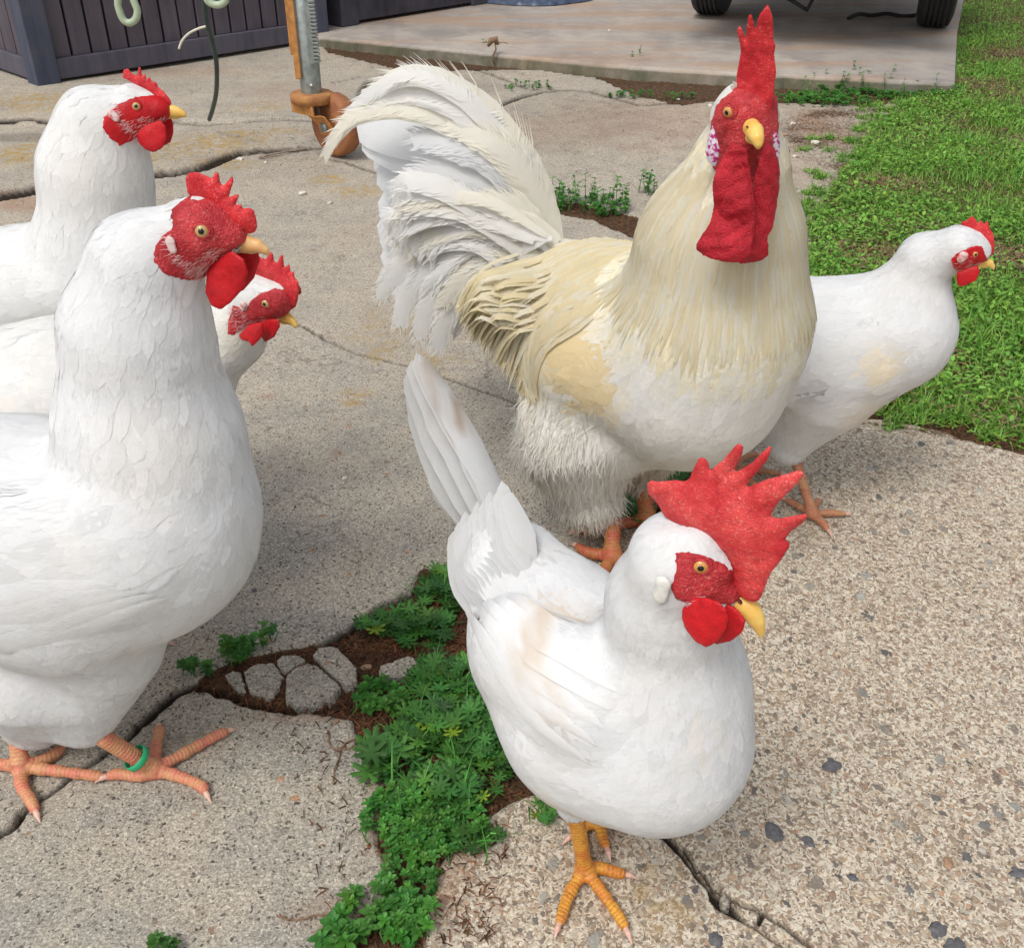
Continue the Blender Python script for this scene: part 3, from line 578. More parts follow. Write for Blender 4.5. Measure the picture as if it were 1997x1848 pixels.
def ball(name, c, r, mat, parent, sq=None, ax=None, n=20):
    th = np.linspace(0, math.pi, n); ph = np.linspace(0, 2*math.pi, 2*n, endpoint=False)
    V = np.array([(math.sin(a)*math.cos(b), math.sin(a)*math.sin(b), math.cos(a)) for a in th for b in ph]); m = 2*n
    F = np.array([(i*m+j, (i+1)*m+j, (i+1)*m+(j+1) % m, i*m+(j+1) % m) for i in range(n-1) for j in range(m)])
    if ax is not None: ax = nrm(ax); V = V+((sq-1)*(V@ax))[:, None]*ax
    return mesh(name, np.asarray(c)+V*r, F, mat, parent)

def on_plane(pts, o, n):
    out = []
    for p in pts:
        r = ray(p[0], p[1]); c = np.array([0, 0, CAMZ]); t = ((np.asarray(o)-c)@n)/(r@n); out.append(c+r*t)
    return np.array(out)
def pxr(p, px): return px*depth(np.asarray(p))/FPX      # a size measured in the photo -> metres at that place

def head(root, body, D):
    """face, eyes, comb, wattles, ear lobes, beak of one bird"""
    c = D['c']; Fw = nrm(D['fwd']); L = nrm(np.cross(Fw, [0, 0, 1.0])); L = -L if L@(np.array([0, 0, CAMZ])-c) < 0 else L    # L: towards the camera
    U = nrm(np.cross(L, Fw)); U = U if U[2] > 0 else -U
    o = c; side = D['side']   # side: half width of the head in metres
    pl = lambda pts, off=0.0: on_plane(pts, o+L*off, L)
    loc = lambda X: np.stack([(X-o)@Fw, (X-o)@U, (X-o)@L], 1)
    # face shell
    fp = pl(D['face'], side*.8); q = loc(fp)[:, :2]
    kf = Body()
    for a in D.get('facebump', []): pass
    def ff(X):
        l = loc(X); nz = fbm(l[:, 0]*260+7, l[:, 1]*260, 5, 3); return np.maximum(body.f(X)-.0009-.0005*nz, (polysd(l[:, 0], l[:, 1], q)+.0012*fbm(l[:, 0]*700, l[:, 1]*700, 9, 2)))
    ext = side*2.4; pts = [o+Fw*a+U*b+L*e for a in (q[:, 0].min(), q[:, 0].max()) for b in (q[:, 1].min(), q[:, 1].max()) for e in (-ext, ext)]
    V, F = surfnet(ff, np.min(pts, 0), np.max(pts, 0), .0011); V = relax(V, F, 1); mesh('face', V, F, D.get('face_mat', M_face), root)
    # pale bristles on the cheek
    r = np.random.default_rng(int(abs(o[0])*1e4)); nb = D.get('bristles', 200); lo2, hi2 = q.min(0), q.max(0); pp = lo2+r.random((nb*6, 2))*(hi2-lo2); k = (polysd(pp[:, 0], pp[:, 1], q) < -.001)
    we = loc(pl([D['eye']]))[0]; k &= (pp[:, 1] < we[1]-.004*r.random(len(pp))) & (np.hypot(pp[:, 0]-we[0], pp[:, 1]-we[1]) > pxr(o, D['eye'][2])*1.7); pp = pp[k][:nb]
    X = o+pp[:, :1]*Fw+pp[:, 1:]*U+L*side*.9; X, n = body.project(X, .0020, 4); d = nrm(Fw*-.75-U*.45+r.normal(0, .22, X.shape)); d = nrm(d-(d*n).sum(1, keepdims=True)*n); Lb = r.uniform(.0025, .0055, (len(X), 1)); cc = np.cross(n, d)*.00013
    Vb = np.stack([X-cc, X+cc, X+d*Lb*.5+n*.0005-cc, X+d*Lb*.5+n*.0005+cc, X+d*Lb+n*.0003-cc*.3, X+d*Lb+n*.0003+cc*.3], 1).reshape(-1, 3); Fb = (np.array([(0, 1, 3, 2), (2, 3, 5, 4)])[None]+(np.arange(len(X))*6)[:, None, None]).reshape(-1, 4)
    mesh('cheek_bristles', Vb, Fb, M_feather, root, col=np.tile(np.array(D.get('bcol', (.74, .46, .44))), (len(Vb), 1)), normals=np.repeat(n, 6, 0), uv=np.full((len(Vb), 2), .5))
    # beak
    bk = chain([(pl([p])[0], pxr(o, p[2])) for p in D['beak']], .003, L, .85); up = sdfmesh('upper_beak', bk, .0007, D.get('beak_mat', M_beak), root)
    if D.get('low'): bl = chain([(pl([p])[0], pxr(o, p[2])) for p in D['low']], .003, L, 1.0); sdfmesh('lower_beak', bl, .0007, D.get('beak_mat', M_beak), root)
    for s in (1, -1):
        if D.get('nos'):
            p = pl([D['nos']])[0]; r0 = pxr(o, D['nos'][2]); g = p+L*s*pxr(o, D['beak'][0][2])*.80; ball('nostril', g, r0, M_nostril, up, .45, U, 8)
    # eyes
    e = D['eye']; pe = pl([e], side*.8)[0]; er = pxr(o, e[2])
    for s in (1, -1):
        p0 = pe if s == 1 else pe-2*L*((pe-o)@L); st = p0-L*s*((p0-o)@L)+L*s*side*1.6
        for _ in range(60):
            if body.f((st)[None])[0] < .0016: break
            st = st-L*s*.0005
        n = nrm(nrm(body.grad(st[None])[0])*.8+L*s*.4); ce = st-n*er*.58
        eye = ball('eye', ce, er, D.get('iris', M_iris), root, None, None, 20)
        ball('pupil', ce+n*er*.52, er*.55, M_pupil, eye, None, None, 14)
        a = nrm(np.cross(n, U)); b = np.cross(n, a); ring = MB(); R = er*.93
        ring.tube([ce+n*er*.48+R*(math.cos(t)*a+math.sin(t)*b*.86) for t in np.linspace(0, 2*math.pi, 28)], er*.20, 8, False)
        ring.tube([ce+n*er*.26+R*1.28*(math.cos(t)*a+math.sin(t)*b*.9) for t in np.linspace(0, 2*math.pi, 28)], er*.20, 8, False)
        ring.build('eyelid', D.get('face_mat', M_face), eye)
    # comb on the middle plane
    if 'comb' in D:
        cw = D.get('comb_wave', .0015)
        plate('comb', pl(D['comb'], D.get('comb_off', 0)), L, D.get('comb_t', .0042)*.72, D.get('comb_mat', M_comb), root, D.get('comb_h', .0008), bend=lambda x, y, s: cw*np.sin(x*110)*np.cos(y*70))
    # wattles (near one traced, far one mirrored unless traced)
    for k, s in (('wattle', 1), ('wattle_far', -1)):
        if k in D:
            off = s*side*.5
            while (body.f(pl(D[k], off)) < .0015).mean() > .12 and off < .08: off += .0015
            w = pl(D[k], off-(0 if s == 1 else .0015))
        elif s == -1 and 'wattle' in D: w = pl(D['wattle'], side*.3)-L*side*1.1
        else: continue
        plate('wattle', w, L*s, D.get('wat_t', .0026)*.75, D.get('wat_mat', M_wattle), root, .0009, bend=lambda x, y, z: .0012*np.sin(x*150+1)+.002*np.cos(y*90))
    # ear lobes
    for s in (1, -1):
        a = D['lobe']; p = pl([a], side*.85)[0]; p = p if s == 1 else p-2*L*((p-o)@L); st = p-L*s*((p-o)@L)+L*s*side*2.2
        for _ in range(90):
            if body.f(st[None])[0] < .001: break
            st = st-L*s*.0005
        r1, r2 = pxr(o, a[2]), pxr(o, a[3]); an = math.radians(a[4] if len(a) > 4 else 0); d = Fw*math.sin(an)+U*math.cos(an)
        lb = Body(); lb.add(st+d*(r2-r1)+L*s*.0012, st-d*(r2-r1)+L*s*.0012, r1, r1*.9, .002, ax=L, sq=.5); sdfmesh('earlobe', lb, .0008, D.get('lobe_mat', M_lobe), root)

def leg(root, mat, top, ankle, toes, r=.0055, band=None, scale=1.0):
    """shank from the thigh to the foot, toes lying on the ground, a claw on each toe"""
    b = Body(); top = np.asarray(top, float); ankle = np.asarray(ankle, float)
    b.add(top, ankle, r*1.15, r*1.0, .004); b.add(ankle+[0, 0, .001], ankle-[0, 0, .003], r*1.25, r*1.2, .005); cl = []
    for t in toes:
        t = [np.asarray(q, float) for q in t]; tip = t[-1]; pts = [ankle-[0, 0, .002]]+t; n = len(pts); full = crom(pts, max(5, n*2)); m = len(full)
        for i in range(m-1):
            u0, u1 = i/(m-1), (i+1)/(m-1); bump = lambda u: r*(.82-.30*u)*(1+.05*math.cos(u*math.pi*6)); A = full[i].copy(); B = full[i+1].copy()
            b.add(A, B, bump(u0), bump(u1), .0035)
        d = nrm(full[-1]-full[-3]); cl.append((full[-1], d))
    lo, hi = b.box(); V, F = surfnet(b.f, lo, hi, .0013); V = relax(V, F, 1)
    V[:, 2] = np.maximum(V[:, 2], D_GROUND+.0004)
    # ring phase: distance from the ankle
    ph = np.linalg.norm(V-ankle, axis=1); ph = np.where(V[:, 2] > ankle[2]+r, (top-V)@nrm(top-ankle), ph)
    o = mesh('leg', V, F, mat, root, col=np.stack([ph, ph, ph], 1))
    for p, d in cl:
        p = p.copy(); rr = r*.44; k = chain([(p-d*.002, rr), (p+d*.006+[0, 0, .0004], rr*.72), (p+d*.0135-[0, 0, max(0, p[2]-.0022)], rr*.2)], .002)
        sdfmesh('claw', k, .0007, M_claw, o)
    if band is not None:
        c, ax, R, h = band; m = MB(); m.lathe(c, ax, [(-h, R), (-h*.8, R*1.09), (h*.8, R*1.09), (h, R), (h*.8, R*.96), (-h*.8, R*.96), (-h, R)], 40); m.build('leg_band', M_band, o)
    return o
D_GROUND = 0.0

def make_bird(name, label, cat, D):
    base = D['base']; root = thing(name, base, label, cat, D.get('group'))
    b = Body(); D['prims'](b)
    lo, hi = b.box(); V, F = surfnet(b.f, lo, hi, .0038); V = relax(V, F, 2)
    X, n = b.project(V, 0.0, 1)
    mesh('body', V-n*.0002, F, M_feather, root, col=D['colf'](V), uv=np.zeros((len(V), 2)))
    hd = D.get('head'); sk = None
    if hd:
        c = hd['c']; Fw = nrm(hd['fwd']); L = nrm(np.cross(Fw, [0, 0, 1.0])); L = -L if L@(np.array([0, 0, CAMZ])-c) < 0 else L; U = nrm(np.cross(L, Fw)); U = U if U[2] > 0 else -U
        fp = on_plane(hd['face'], c+L*hd['side']*.8, L)-c; q = np.stack([fp@Fw, fp@U], 1)
        def sk(X):
            Y = X-c; return (polysd(Y@Fw, Y@U, q) < -.0016+.0012*fbm(Y@Fw*500, Y@U*500, 3, 2)) & (np.linalg.norm(Y, axis=1) < hd['side']*3.2)
    parts = [plumage(b, V, F, D['n'], D['colf'], D.get('seed', 1), skip=sk, lift=D.get('lift', .00043), jit=D.get('jit', .10))]
    th = fluff(b, V, F, D['nt'], D['colf'], 6, D.get('tlen', .016), .0006, rise=.13, thick=True) if 'nt' in D else None
    if th: mesh('thigh_down', th[0], th[1], M_quill, root, col=th[3], normals=th[2], uv=th[4])
    P_ = join(parts); mesh('plumage', P_[0], P_[1], M_feather, root, col=P_[3], normals=P_[2], uv=P_[4])
    if hd: head(root, b, hd)
    if D.get('extra'): D['extra'](root, b)
    return root
def hit(b, px, y0, reach=.35):
    """where lines of sight through photo points first meet the body"""
    r = np.array([ray(x, y) for x, y in px]); t = y0/r[:, 1]; C0 = np.array([0, 0, CAMZ]); done = np.zeros(len(px), bool); best = np.full(len(px), 9.0); bt = t.copy()
    for _ in range(int(reach/.001)):
        X = C0+r*t[:, None]; f = b.f(X); k = ~done & (f < best); best[k] = f[k]; bt[k] = t[k]; done |= f < .0005; t = np.where(done, t, t+np.clip(f*.5, .0006, .004)/r[:, 1])
        if done.all(): break
    return C0+r*bt[:, None]
def surfquill(b, px, yd, width, col, seed, lift=(.001, .004), end=None, n=12, cup=.22, **k):
    X = hit(b, crom([(x, y) for x, y in px], n), yd)
    X, nn = b.project(X, 0.0, 2); X = X+nn*np.linspace(lift[0], lift[1], n)[:, None]; m = nn.mean(0)
    if end is not None: X = np.vstack([X]+[P(*e) for e in end]); m = nn[0]+np.array([0, -1, .3])
    return quill(X, width, m, col, 18, cup, 3.5, seed=seed, ragged=.02, fan=.25, base=.06, **k)
def BP(px, py, yd, r=None):       # centre and radius of a part of a body from the photo and its distance
    p = P(px, py, yd); return p if r is None else (p, pxr(p, r))
def seg(b, A, B, **k):
    (p, r), (q, s) = BP(*A), BP(*B); b.add(p, q, r, s, **k)
WHITE = np.array([.765, .77, .77])
def white(X, w=WHITE, amt=.03, seed=0):
    n = fbm(X[:, 0]*22+X[:, 2]*9, X[:, 1]*22-X[:, 2]*17, seed, 3)[:, None]; return np.clip(w*(1+amt*n), 0, 1)
def blotch(col, X, c, r, tint, soft=.5, amt=1.0, streak=0.0, seed=0):
    d = np.linalg.norm(X-c, axis=1)/r; d = d+.25*fbm(X[:, 0]*60, X[:, 2]*60+X[:, 1]*40, seed, 3)
    m = (1-sstep(1-soft, 1, d))*amt
    if streak: m = m*sstep(.5-streak, .8, vnoise(X[:, 0]*260+seed, X[:, 2]*120+X[:, 1]*90, seed))
    return col*(1-m[:, None])+np.array(tint)*m[:, None]

# ------------------------------------------------------------------ the flock
def toes(foot, lst):      # toe traces on the ground, photo points; gentle arch towards the tip
    return [[G(x, y, z) for (x, y, z) in t] for t in lst]
T3 = .0052
# --- large hen at the left, pink legs, green band
def prims_A(b):
    cam = np.array([0, -1, 0.25])
    seg(b, (405, 440, .615, 50), (385, 455, .615, 60), k=.012, fl=.010, fw=.005)
    seg(b, (452, 462, .610, 26), (405, 450, .615, 46), k=.014, fl=.010, fw=.005)
    seg(b, (372, 452, .615, 60), (283, 520, .615, 100), k=.02, fl=.016, fw=.007, dens=1.2)
    seg(b, (283, 520, .615, 100), (268, 640, .615, 137), k=.03, fl=.024, fw=.009, dens=1.2)
    seg(b, (268, 640, .615, 137), (282, 800, .615, 168), k=.03, fl=.028, fw=.010, dens=1.2)
    seg(b, (306, 1000, .605, 192), (150, 1080, .62, 240), k=.05, fl=.028, fw=.012)
    seg(b, (306, 880, .61, 162), (298, 1050, .605, 188), k=.05, fl=.026, fw=.012)
    seg(b, (60, 1040, .63, 235), (-240, 1020, .66, 215), k=.04, fl=.030, fw=.014)
    seg(b, (-240, 1000, .66, 200), (-480, 860, .70, 90), k=.04, fl=.04, fw=.014)
    # folded wing lying on the flank
    p, r = BP(190, 1080, .545, 120); q, s = BP(-200, 1085, .57, 130)
    b.add(p, q, .052, .045, .012, .034, .014, ax=cam, sq=.55)
    seg(b, (205, 1265, .605, 108), (165, 1392, .615, 64), fz=.22, k=.022, fl=.020, fw=.009)
    seg(b, (60, 1290, .62, 140), (70, 1390, .64, 70), fz=.2, k=.025, fl=.020, fw=.009)
def col_A(X):
    c = white(X); dk = (.16, .17, .20)
    for (x, y, yd, r) in ((10, 862, .60, 9), (22, 848, .60, 7), (-2, 872, .6, 8), (180, 839, .545, 6)):
        c = blotch(c, X, P(x, y, yd-.02), r/3000*2, dk, .5, .8)
    c = blotch(c, X, P(330, 1010, .535), .022, (.84, .76, .66), .9, .35)
    return blotch(c, X, P(290, 880, .55), .05, (.84, .79, .72), .9, .3)
def ext_A(root, b):
    t = [surfquill(b, [(330-k*26, 1165-k*6), (180-k*20, 1215-k*16), (20-k*10, 1262-k*24), (-150, 1280-k*30)], .40, .030, WHITE*(.99+.01*(k % 2)), 40+k, (.0008, .0022)) for k in range(5)][::-1]
    J = join(t); mesh('wing', J[0], J[1], M_feather, root, col=col_A(J[0]), normals=J[2], uv=J[4])
    f1 = G(300, 1498, .008)
    leg(root, M_leg_pink, P(205, 1440, .60), f1, toes(f1, [
        [(370, 1462, .006), (425, 1432, T3), (438, 1427, .004)], [(345, 1512, .006), (390, 1530, T3), (398, 1540, .004)],
        [(304, 1460, .006), (310, 1430, T3), (310, 1421, .004)], [(270, 1512, .006), (230, 1508, .0055), (214, 1512, .005)]]), .0065,
        band=(f1+(P(205, 1440, .60)-f1)*.36, nrm(f1-P(205, 1440, .60)), .0104, .0034))
    f2 = G(40, 1492, .009)
    leg(root, M_leg_pink, P(28, 1400, .635), f2, toes(f2, [
        [(90, 1500, .007), (170, 1510, T3), (196, 1513, .004)], [(42, 1530, .006), (60, 1560, T3), (68, 1578, .004)],
        [(80, 1485, .006), (108, 1468, T3), (118, 1460, .004)], [(5, 1490, .006), (-40, 1490, .0055)]]), .0068)
head_A = dict(c=P(405, 448, .615), fwd=(.95, -.16, -.30), side=.0165,
    face=zz(1, [(905, 1110), (950, 1070), (1030, 1085), (1100, 1075), (1150, 1105), (1230, 1170), (1320, 1215), (1335, 1260), (1280, 1300), (1210, 1345), (1130, 1385), (1120, 1440), (1070, 1500), (1000, 1440), (940, 1390), (890, 1320), (880, 1250), (915, 1205), (945, 1180)]),
    beak=zz(1, [(1230, 1272, 50), (1300, 1290, 47), (1365, 1303, 32), (1405, 1326, 17), (1424, 1350, 4)]), low=zz(1, [(1240, 1320, 20), (1330, 1325, 15), (1380, 1335, 6)]),
    nos=zz(1, [(1285, 1243, 11)])[0], eye=zz(1, [(1090, 1206, 42)])[0], iris=M_iris_pale,
    comb=zz(1, [(985, 1000), (980, 950), (1000, 912), (1050, 908), (1085, 925), (1125, 945), (1140, 908), (1160, 915), (1166, 965), (1180, 985), (1230, 928), (1238, 960), (1222, 1010), (1212, 1045), (1262, 1022), (1270, 1035), (1250, 1085), (1282, 1075), (1290, 1105), (1320, 1092), (1350, 1110), (1362, 1150), (1368, 1195), (1350, 1232), (1320, 1240), (1270, 1225), (1200, 1190), (1150, 1120), (1090, 1075), (1030, 1050), (990, 1030)]),
    comb_t=.0045, wattle=zz(1, [(1090, 1440), (1150, 1370), (1230, 1325), (1300, 1365), (1322, 1430), (1300, 1520), (1240, 1590), (1180, 1632), (1125, 1610), (1090, 1540)]), wat_t=.003,
    lobe=zz(1, [(955, 1262, 28, 50)])[0]+(-25,))
make_bird('hen', 'large white hen in profile at the left with a green band on its leg', 'hen', dict(
    base=G(120, 1490), prims=prims_A, colf=col_A, n=9000, nf=9000, seed=1, head=head_A, extra=ext_A, group='white hens walking on the concrete'))

# --- hen behind it, upper left
def prims_K(b):
    seg(b, (285, 212, .92, 32), (262, 212, .92, 42), k=.01, fl=.010, fw=.006)
    seg(b, (312, 214, .915, 18), (280, 215, .92, 34), k=.012, fl=.010, fw=.006)
    seg(b, (258, 218, .92, 44), (195, 250, .92, 76), k=.02, fl=.016, fw=.007)
    seg(b, (195, 255, .92, 78), (186, 330, .92, 101), k=.03, fl=.026, fw=.010)
    seg(b, (186, 330, .92, 101), (192, 430, .92, 112), k=.03, fl=.028, fw=.011)
    seg(b, (190, 530, .92, 120), (40, 570, .94, 116), k=.05, fl=.028, fw=.013)
    seg(b, (40, 570, .94, 112), (-170, 560, .97, 95), k=.05, fl=.03, fw=.014)
    seg(b, (-170, 550, .97, 90), (-270, 500, 1.0, 45), k=.04, fl=.04, fw=.014)
    seg(b, (110, 665, .93, 70), (110, 720, .94, 42), k=.04)
def col_K(X):
    c = white(X, WHITE*np.array([1, .995, .98])); c = blotch(c, X, P(33, 512, .86), .006, (.2, .22, .26), .6, .8)
    return blotch(c, X, P(190, 330, .87), .07, (.86, .82, .74), .9, .45)
def ext_K(root, b):
    f = G(130, 900, .008); leg(root, M_leg_pink, P(110, 720, .94), np.array([P(110, 720, .94)[0], .94, .008]), [[np.array([P(110, 720, .94)[0]+dx, .94+dy, .005]) for (dx, dy) in t] for t in (((.03, -.01), (.055, -.015)), ((.02, -.03), (.035, -.05)), ((.02, .02), (.04, .03)), ((-.02, 0), (-.03, .0)))], .006)
head_K = dict(c=P(280, 214, .92), fwd=(.97, -.10, -.20), side=.0150,
    face=zz(1, [(600, 590), (645, 545), (700, 515), (750, 508), (810, 520), (870, 545), (915, 562), (925, 600), (905, 645), (850, 660), (760, 690), (720, 735), (680, 742), (640, 700), (605, 640)]),
    beak=zz(1, [(880, 590, 30), (915, 590, 29), (945, 597, 22), (970, 606, 13), (986, 617, 4)]), low=zz(1, [(885, 615, 16), (930, 618, 11), (955, 620, 5)]), beak_mat=M_beak_y,
    nos=zz(1, [(888, 560, 10)])[0], eye=zz(1, [(738, 553, 25)])[0], iris=M_iris_pale,
    comb=zz(1, [(645, 415), (650, 372), (675, 362), (690, 385), (708, 400), (724, 398), (730, 355), (744, 358), (752, 405), (768, 386), (776, 422), (792, 402), (804, 430), (832, 434), (842, 462), (868, 478), (890, 505), (912, 540), (905, 568), (870, 545), (820, 520), (790, 500), (750, 470), (700, 440)]), comb_t=.0035,
    wattle=zz(1, [(720, 705), (760, 665), (850, 635), (880, 670), (886, 725), (870, 780), (825, 804), (775, 790), (735, 755)]), lobe=zz(1, [(645, 592, 24, 38)])[0]+(-60,), face_mat=M_wattle)
make_bird('hen', 'white hen with raised head at upper left, in front of the slatted box', 'hen', dict(
    base=(P(110, 720, .94)[0], .94, 0), prims=prims_K, colf=col_K, n=4200, nf=5000, seed=2, head=head_K, extra=ext_K, group='white hens walking on the concrete'))

# --- third hen, its head poking out behind the large one
def prims_M(b):
    seg(b, (535, 588, .775, 30), (505, 588, .785, 44), k=.012, fl=.009, fw=.005)
    seg(b, (545, 578, .770, 22), (495, 570, .785, 34), k=.012, fl=.009, fw=.005)
    seg(b, (500, 592, .785, 42), (450, 650, .80, 62), k=.02, fl=.014, fw=.006, dens=1.2)
    seg(b, (450, 650, .80, 62), (340, 740, .80, 105), k=.03, fl=.022, fw=.009)
    seg(b, (330, 780, .80, 110), (140, 790, .80, 162), k=.05, fl=.028, fw=.013)
    seg(b, (140, 790, .80, 162), (-120, 810, .81, 158), k=.05, fl=.03, fw=.014)
    seg(b, (-120, 800, .81, 150), (-300, 720, .84, 60), k=.04, fl=.04, fw=.014)
    seg(b, (150, 900, .79, 80), (150, 970, .79, 45), k=.03)
def col_M(X):
    c = white(X, WHITE*np.array([1, .985, .95])); c = blotch(c, X, P(60, 790, .72), .05, (.86, .79, .68), .9, .45, .3)
    return blotch(c, X, P(455, 650, .77), .03, (.84, .77, .62), .8, .5)
def ext_M(root, b):
    t0 = P(150, 970, .79); leg(root, M_leg_pink, t0, np.array([t0[0], .79, .008]), [[np.array([t0[0]+dx, .79+dy, .005]) for (dx, dy) in t] for t in (((.03, -.01), (.055, -.015)), ((.02, -.03), (.035, -.05)), ((.02, .02), (.04, .03)), ((-.02, 0), (-.03, .0)))], .006)
head_M = dict(c=P(515, 588, .785), fwd=(.80, -.50, -.34), side=.0158,
    face=zz(1, [(1285, 1590), (1320, 1600), (1350, 1620), (1362, 1570), (1395, 1545), (1440, 1535), (1480, 1560), (1505, 1600), (1545, 1640), (1545, 1680), (1490, 1700), (1410, 1715), (1345, 1705), (1300, 1745), (1278, 1730), (1270, 1660)]),
    beak=zz(1, [(1490, 1672, 28), (1525, 1685, 26), (1550, 1702, 17), (1564, 1722, 9), (1568, 1738, 3)]), low=zz(1, [(1490, 1700, 15), (1530, 1712, 8)]), beak_mat=M_beak_y,
    nos=zz(1, [(1515, 1645, 9)])[0], eye=zz(1, [(1428, 1597, 26)])[0], iris=M_iris_pale,
    comb=zz(1, [(1310, 1440), (1300, 1390), (1325, 1348), (1360, 1352), (1390, 1362), (1412, 1368), (1430, 1332), (1446, 1340), (1452, 1385), (1466, 1392), (1484, 1348), (1496, 1352), (1500, 1420), (1522, 1400), (1532, 1408), (1534, 1440), (1554, 1438), (1560, 1468), (1584, 1490), (1588, 1540), (1582, 1590), (1568, 1625), (1545, 1640), (1515, 1630), (1500, 1590), (1480, 1540), (1440, 1500), (1380, 1480), (1330, 1460)]), comb_t=.0038,
    wattle=zz(1, [(1268, 1775), (1320, 1715), (1400, 1700), (1400, 1760), (1380, 1800), (1352, 1832), (1335, 1805), (1290, 1795)]),
    wattle_far=zz(1, [(1370, 1700), (1420, 1690), (1470, 1690), (1482, 1730), (1455, 1785), (1400, 1815), (1375, 1790)]), lobe=zz(1, [(1338, 1597, 20, 32)])[0]+(10,))
make_bird('hen', 'white hen mostly hidden behind the large banded hen with only its head and back showing', 'hen', dict(
    base=(P(150, 970, .79)[0], .79, 0), prims=prims_M, colf=col_M, n=4200, nf=4500, seed=3, head=head_M, extra=ext_M, group='white hens walking on the concrete'))

# --- right hen, behind the rooster
def prims_H(b):
    seg(b, (1895, 480, 1.00, 26), (1868, 482, 1.0, 36), k=.01, fl=.010, fw=.006)
    seg(b, (1912, 492, .995, 18), (1885, 486, 1.0, 28), k=.012, fl=.010, fw=.006)
    seg(b, (1865, 484, 1.0, 36), (1805, 508, 1.02, 50), k=.015, fl=.016, fw=.008)
    seg(b, (1805, 508, 1.02, 50), (1757, 605, 1.03, 90), k=.025, fl=.024, fw=.010)
    seg(b, (1745, 650, 1.03, 112), (1640, 680, 1.05, 128), k=.05, fl=.026, fw=.013)
    seg(b, (1640, 675, 1.05, 126), (1480, 660, 1.08, 118), k=.05, fl=.03, fw=.014)
    seg(b, (1480, 640, 1.08, 110), (1390, 600, 1.12, 60), k=.05, fl=.04, fw=.014)
    p, r = BP(1700, 690, .985, 10); q, r = BP(1500, 720, 1.02, 10); b.add(p, q, .045, .038, .010, .034, .015, ax=(0, -1, .3), sq=.5)
    seg(b, (1590, 780, 1.04, 84), (1538, 868, 1.045, 40), fz=.3, k=.035, fl=.02, fw=.010)
    seg(b, (1490, 780, 1.09, 75), (1450, 852, 1.10, 32), fz=.3, k=.03, fl=.02, fw=.010)
def col_H(X):
    c = white(X); c = blotch(c, X, P(1735, 705, .975), .034, (.84, .72, .50), .8, .75); c = blotch(c, X, P(1560, 745, .98), .035, (.80, .70, .55), .8, .5, .2)
    for (x, y, r) in ((1610, 755, .022), (1585, 762, .014), (1700, 645, .014), (1575, 665, .008), (1660, 575, .005), (1720, 520, .004), (1757, 700, .005), (1770, 765, .006), (1600, 640, .007), (1640, 600, .005)):
        c = blotch(c, X, P(x, y, .985), r, (.26, .28, .33), .7, .85, 0 if r < .012 else .30, int(x))
    c = blotch(c, X, P(1700, 800, .99), .04, (.83, .72, .56), .8, .5); return c
def ext_H(root, b):
    f1 = G(1578, 1000, .009)
    leg(root, M_leg_tan, P(1548, 885, 1.045), G(1583, 998, .010), toes(f1, [[(1620, 1000, .006), (1645, 1001, .005)], [(1603, 1018, .006), (1614, 1032, .005)], [(1590, 985, .006), (1597, 975, .005)], [(1555, 985, .005), (1535, 975, .005)]]), .0055)
    leg(root, M_leg_tan, P(1430, 860, 1.10), G(1432, 905, .010), toes(f1, [[(1470, 915, .006), (1520, 923, .005)], [(1460, 935, .006), (1478, 948, .005)], [(1455, 890, .006), (1475, 886, .005)], [(1410, 900, .005), (1395, 905, .005)]]), .0055)
head_H = dict(c=P(1890, 484, 1.0), fwd=(.88, -.30, -.36), side=.0150,
    face=zz(3, [(1608, 1352), (1640, 1315), (1690, 1296), (1740, 1290), (1775, 1300), (1795, 1350), (1805, 1385), (1780, 1400), (1740, 1412), (1690, 1420), (1650, 1440), (1622, 1405)]),
    beak=zz(3, [(1770, 1380, 22), (1795, 1386, 21), (1817, 1396, 15), (1832, 1412, 8), (1838, 1430, 3)]), low=zz(3, [(1765, 1405, 13), (1800, 1412, 8)]), beak_mat=M_beak_y,
    nos=zz(3, [(1790, 1365, 7)])[0], eye=zz(3, [(1737, 1330, 19)])[0],
    comb=zz(3, [(1660, 1205), (1664, 1172), (1695, 1166), (1718, 1140), (1742, 1160), (1752, 1184), (1772, 1162), (1784, 1188), (1806, 1166), (1816, 1208), (1836, 1238), (1842, 1285), (1840, 1335), (1815, 1365), (1798, 1362), (1788, 1320), (1765, 1270), (1720, 1235)]), comb_t=.0035,
    wattle=zz(3, [(1640, 1440), (1700, 1415), (1755, 1408), (1765, 1440), (1742, 1485), (1700, 1502), (1650, 1515), (1636, 1480)]), lobe=zz(3, [(1668, 1335, 24, 34)])[0]+(0,), face_mat=M_wattle)
make_bird('hen', 'white hen with grey flecks standing at the edge of the grass behind the rooster', 'hen', dict(
    base=G(1560, 990), prims=prims_H, colf=col_H, n=5000, nf=5000, seed=4, head=head_H, extra=ext_H, group='white hens walking on the concrete'))

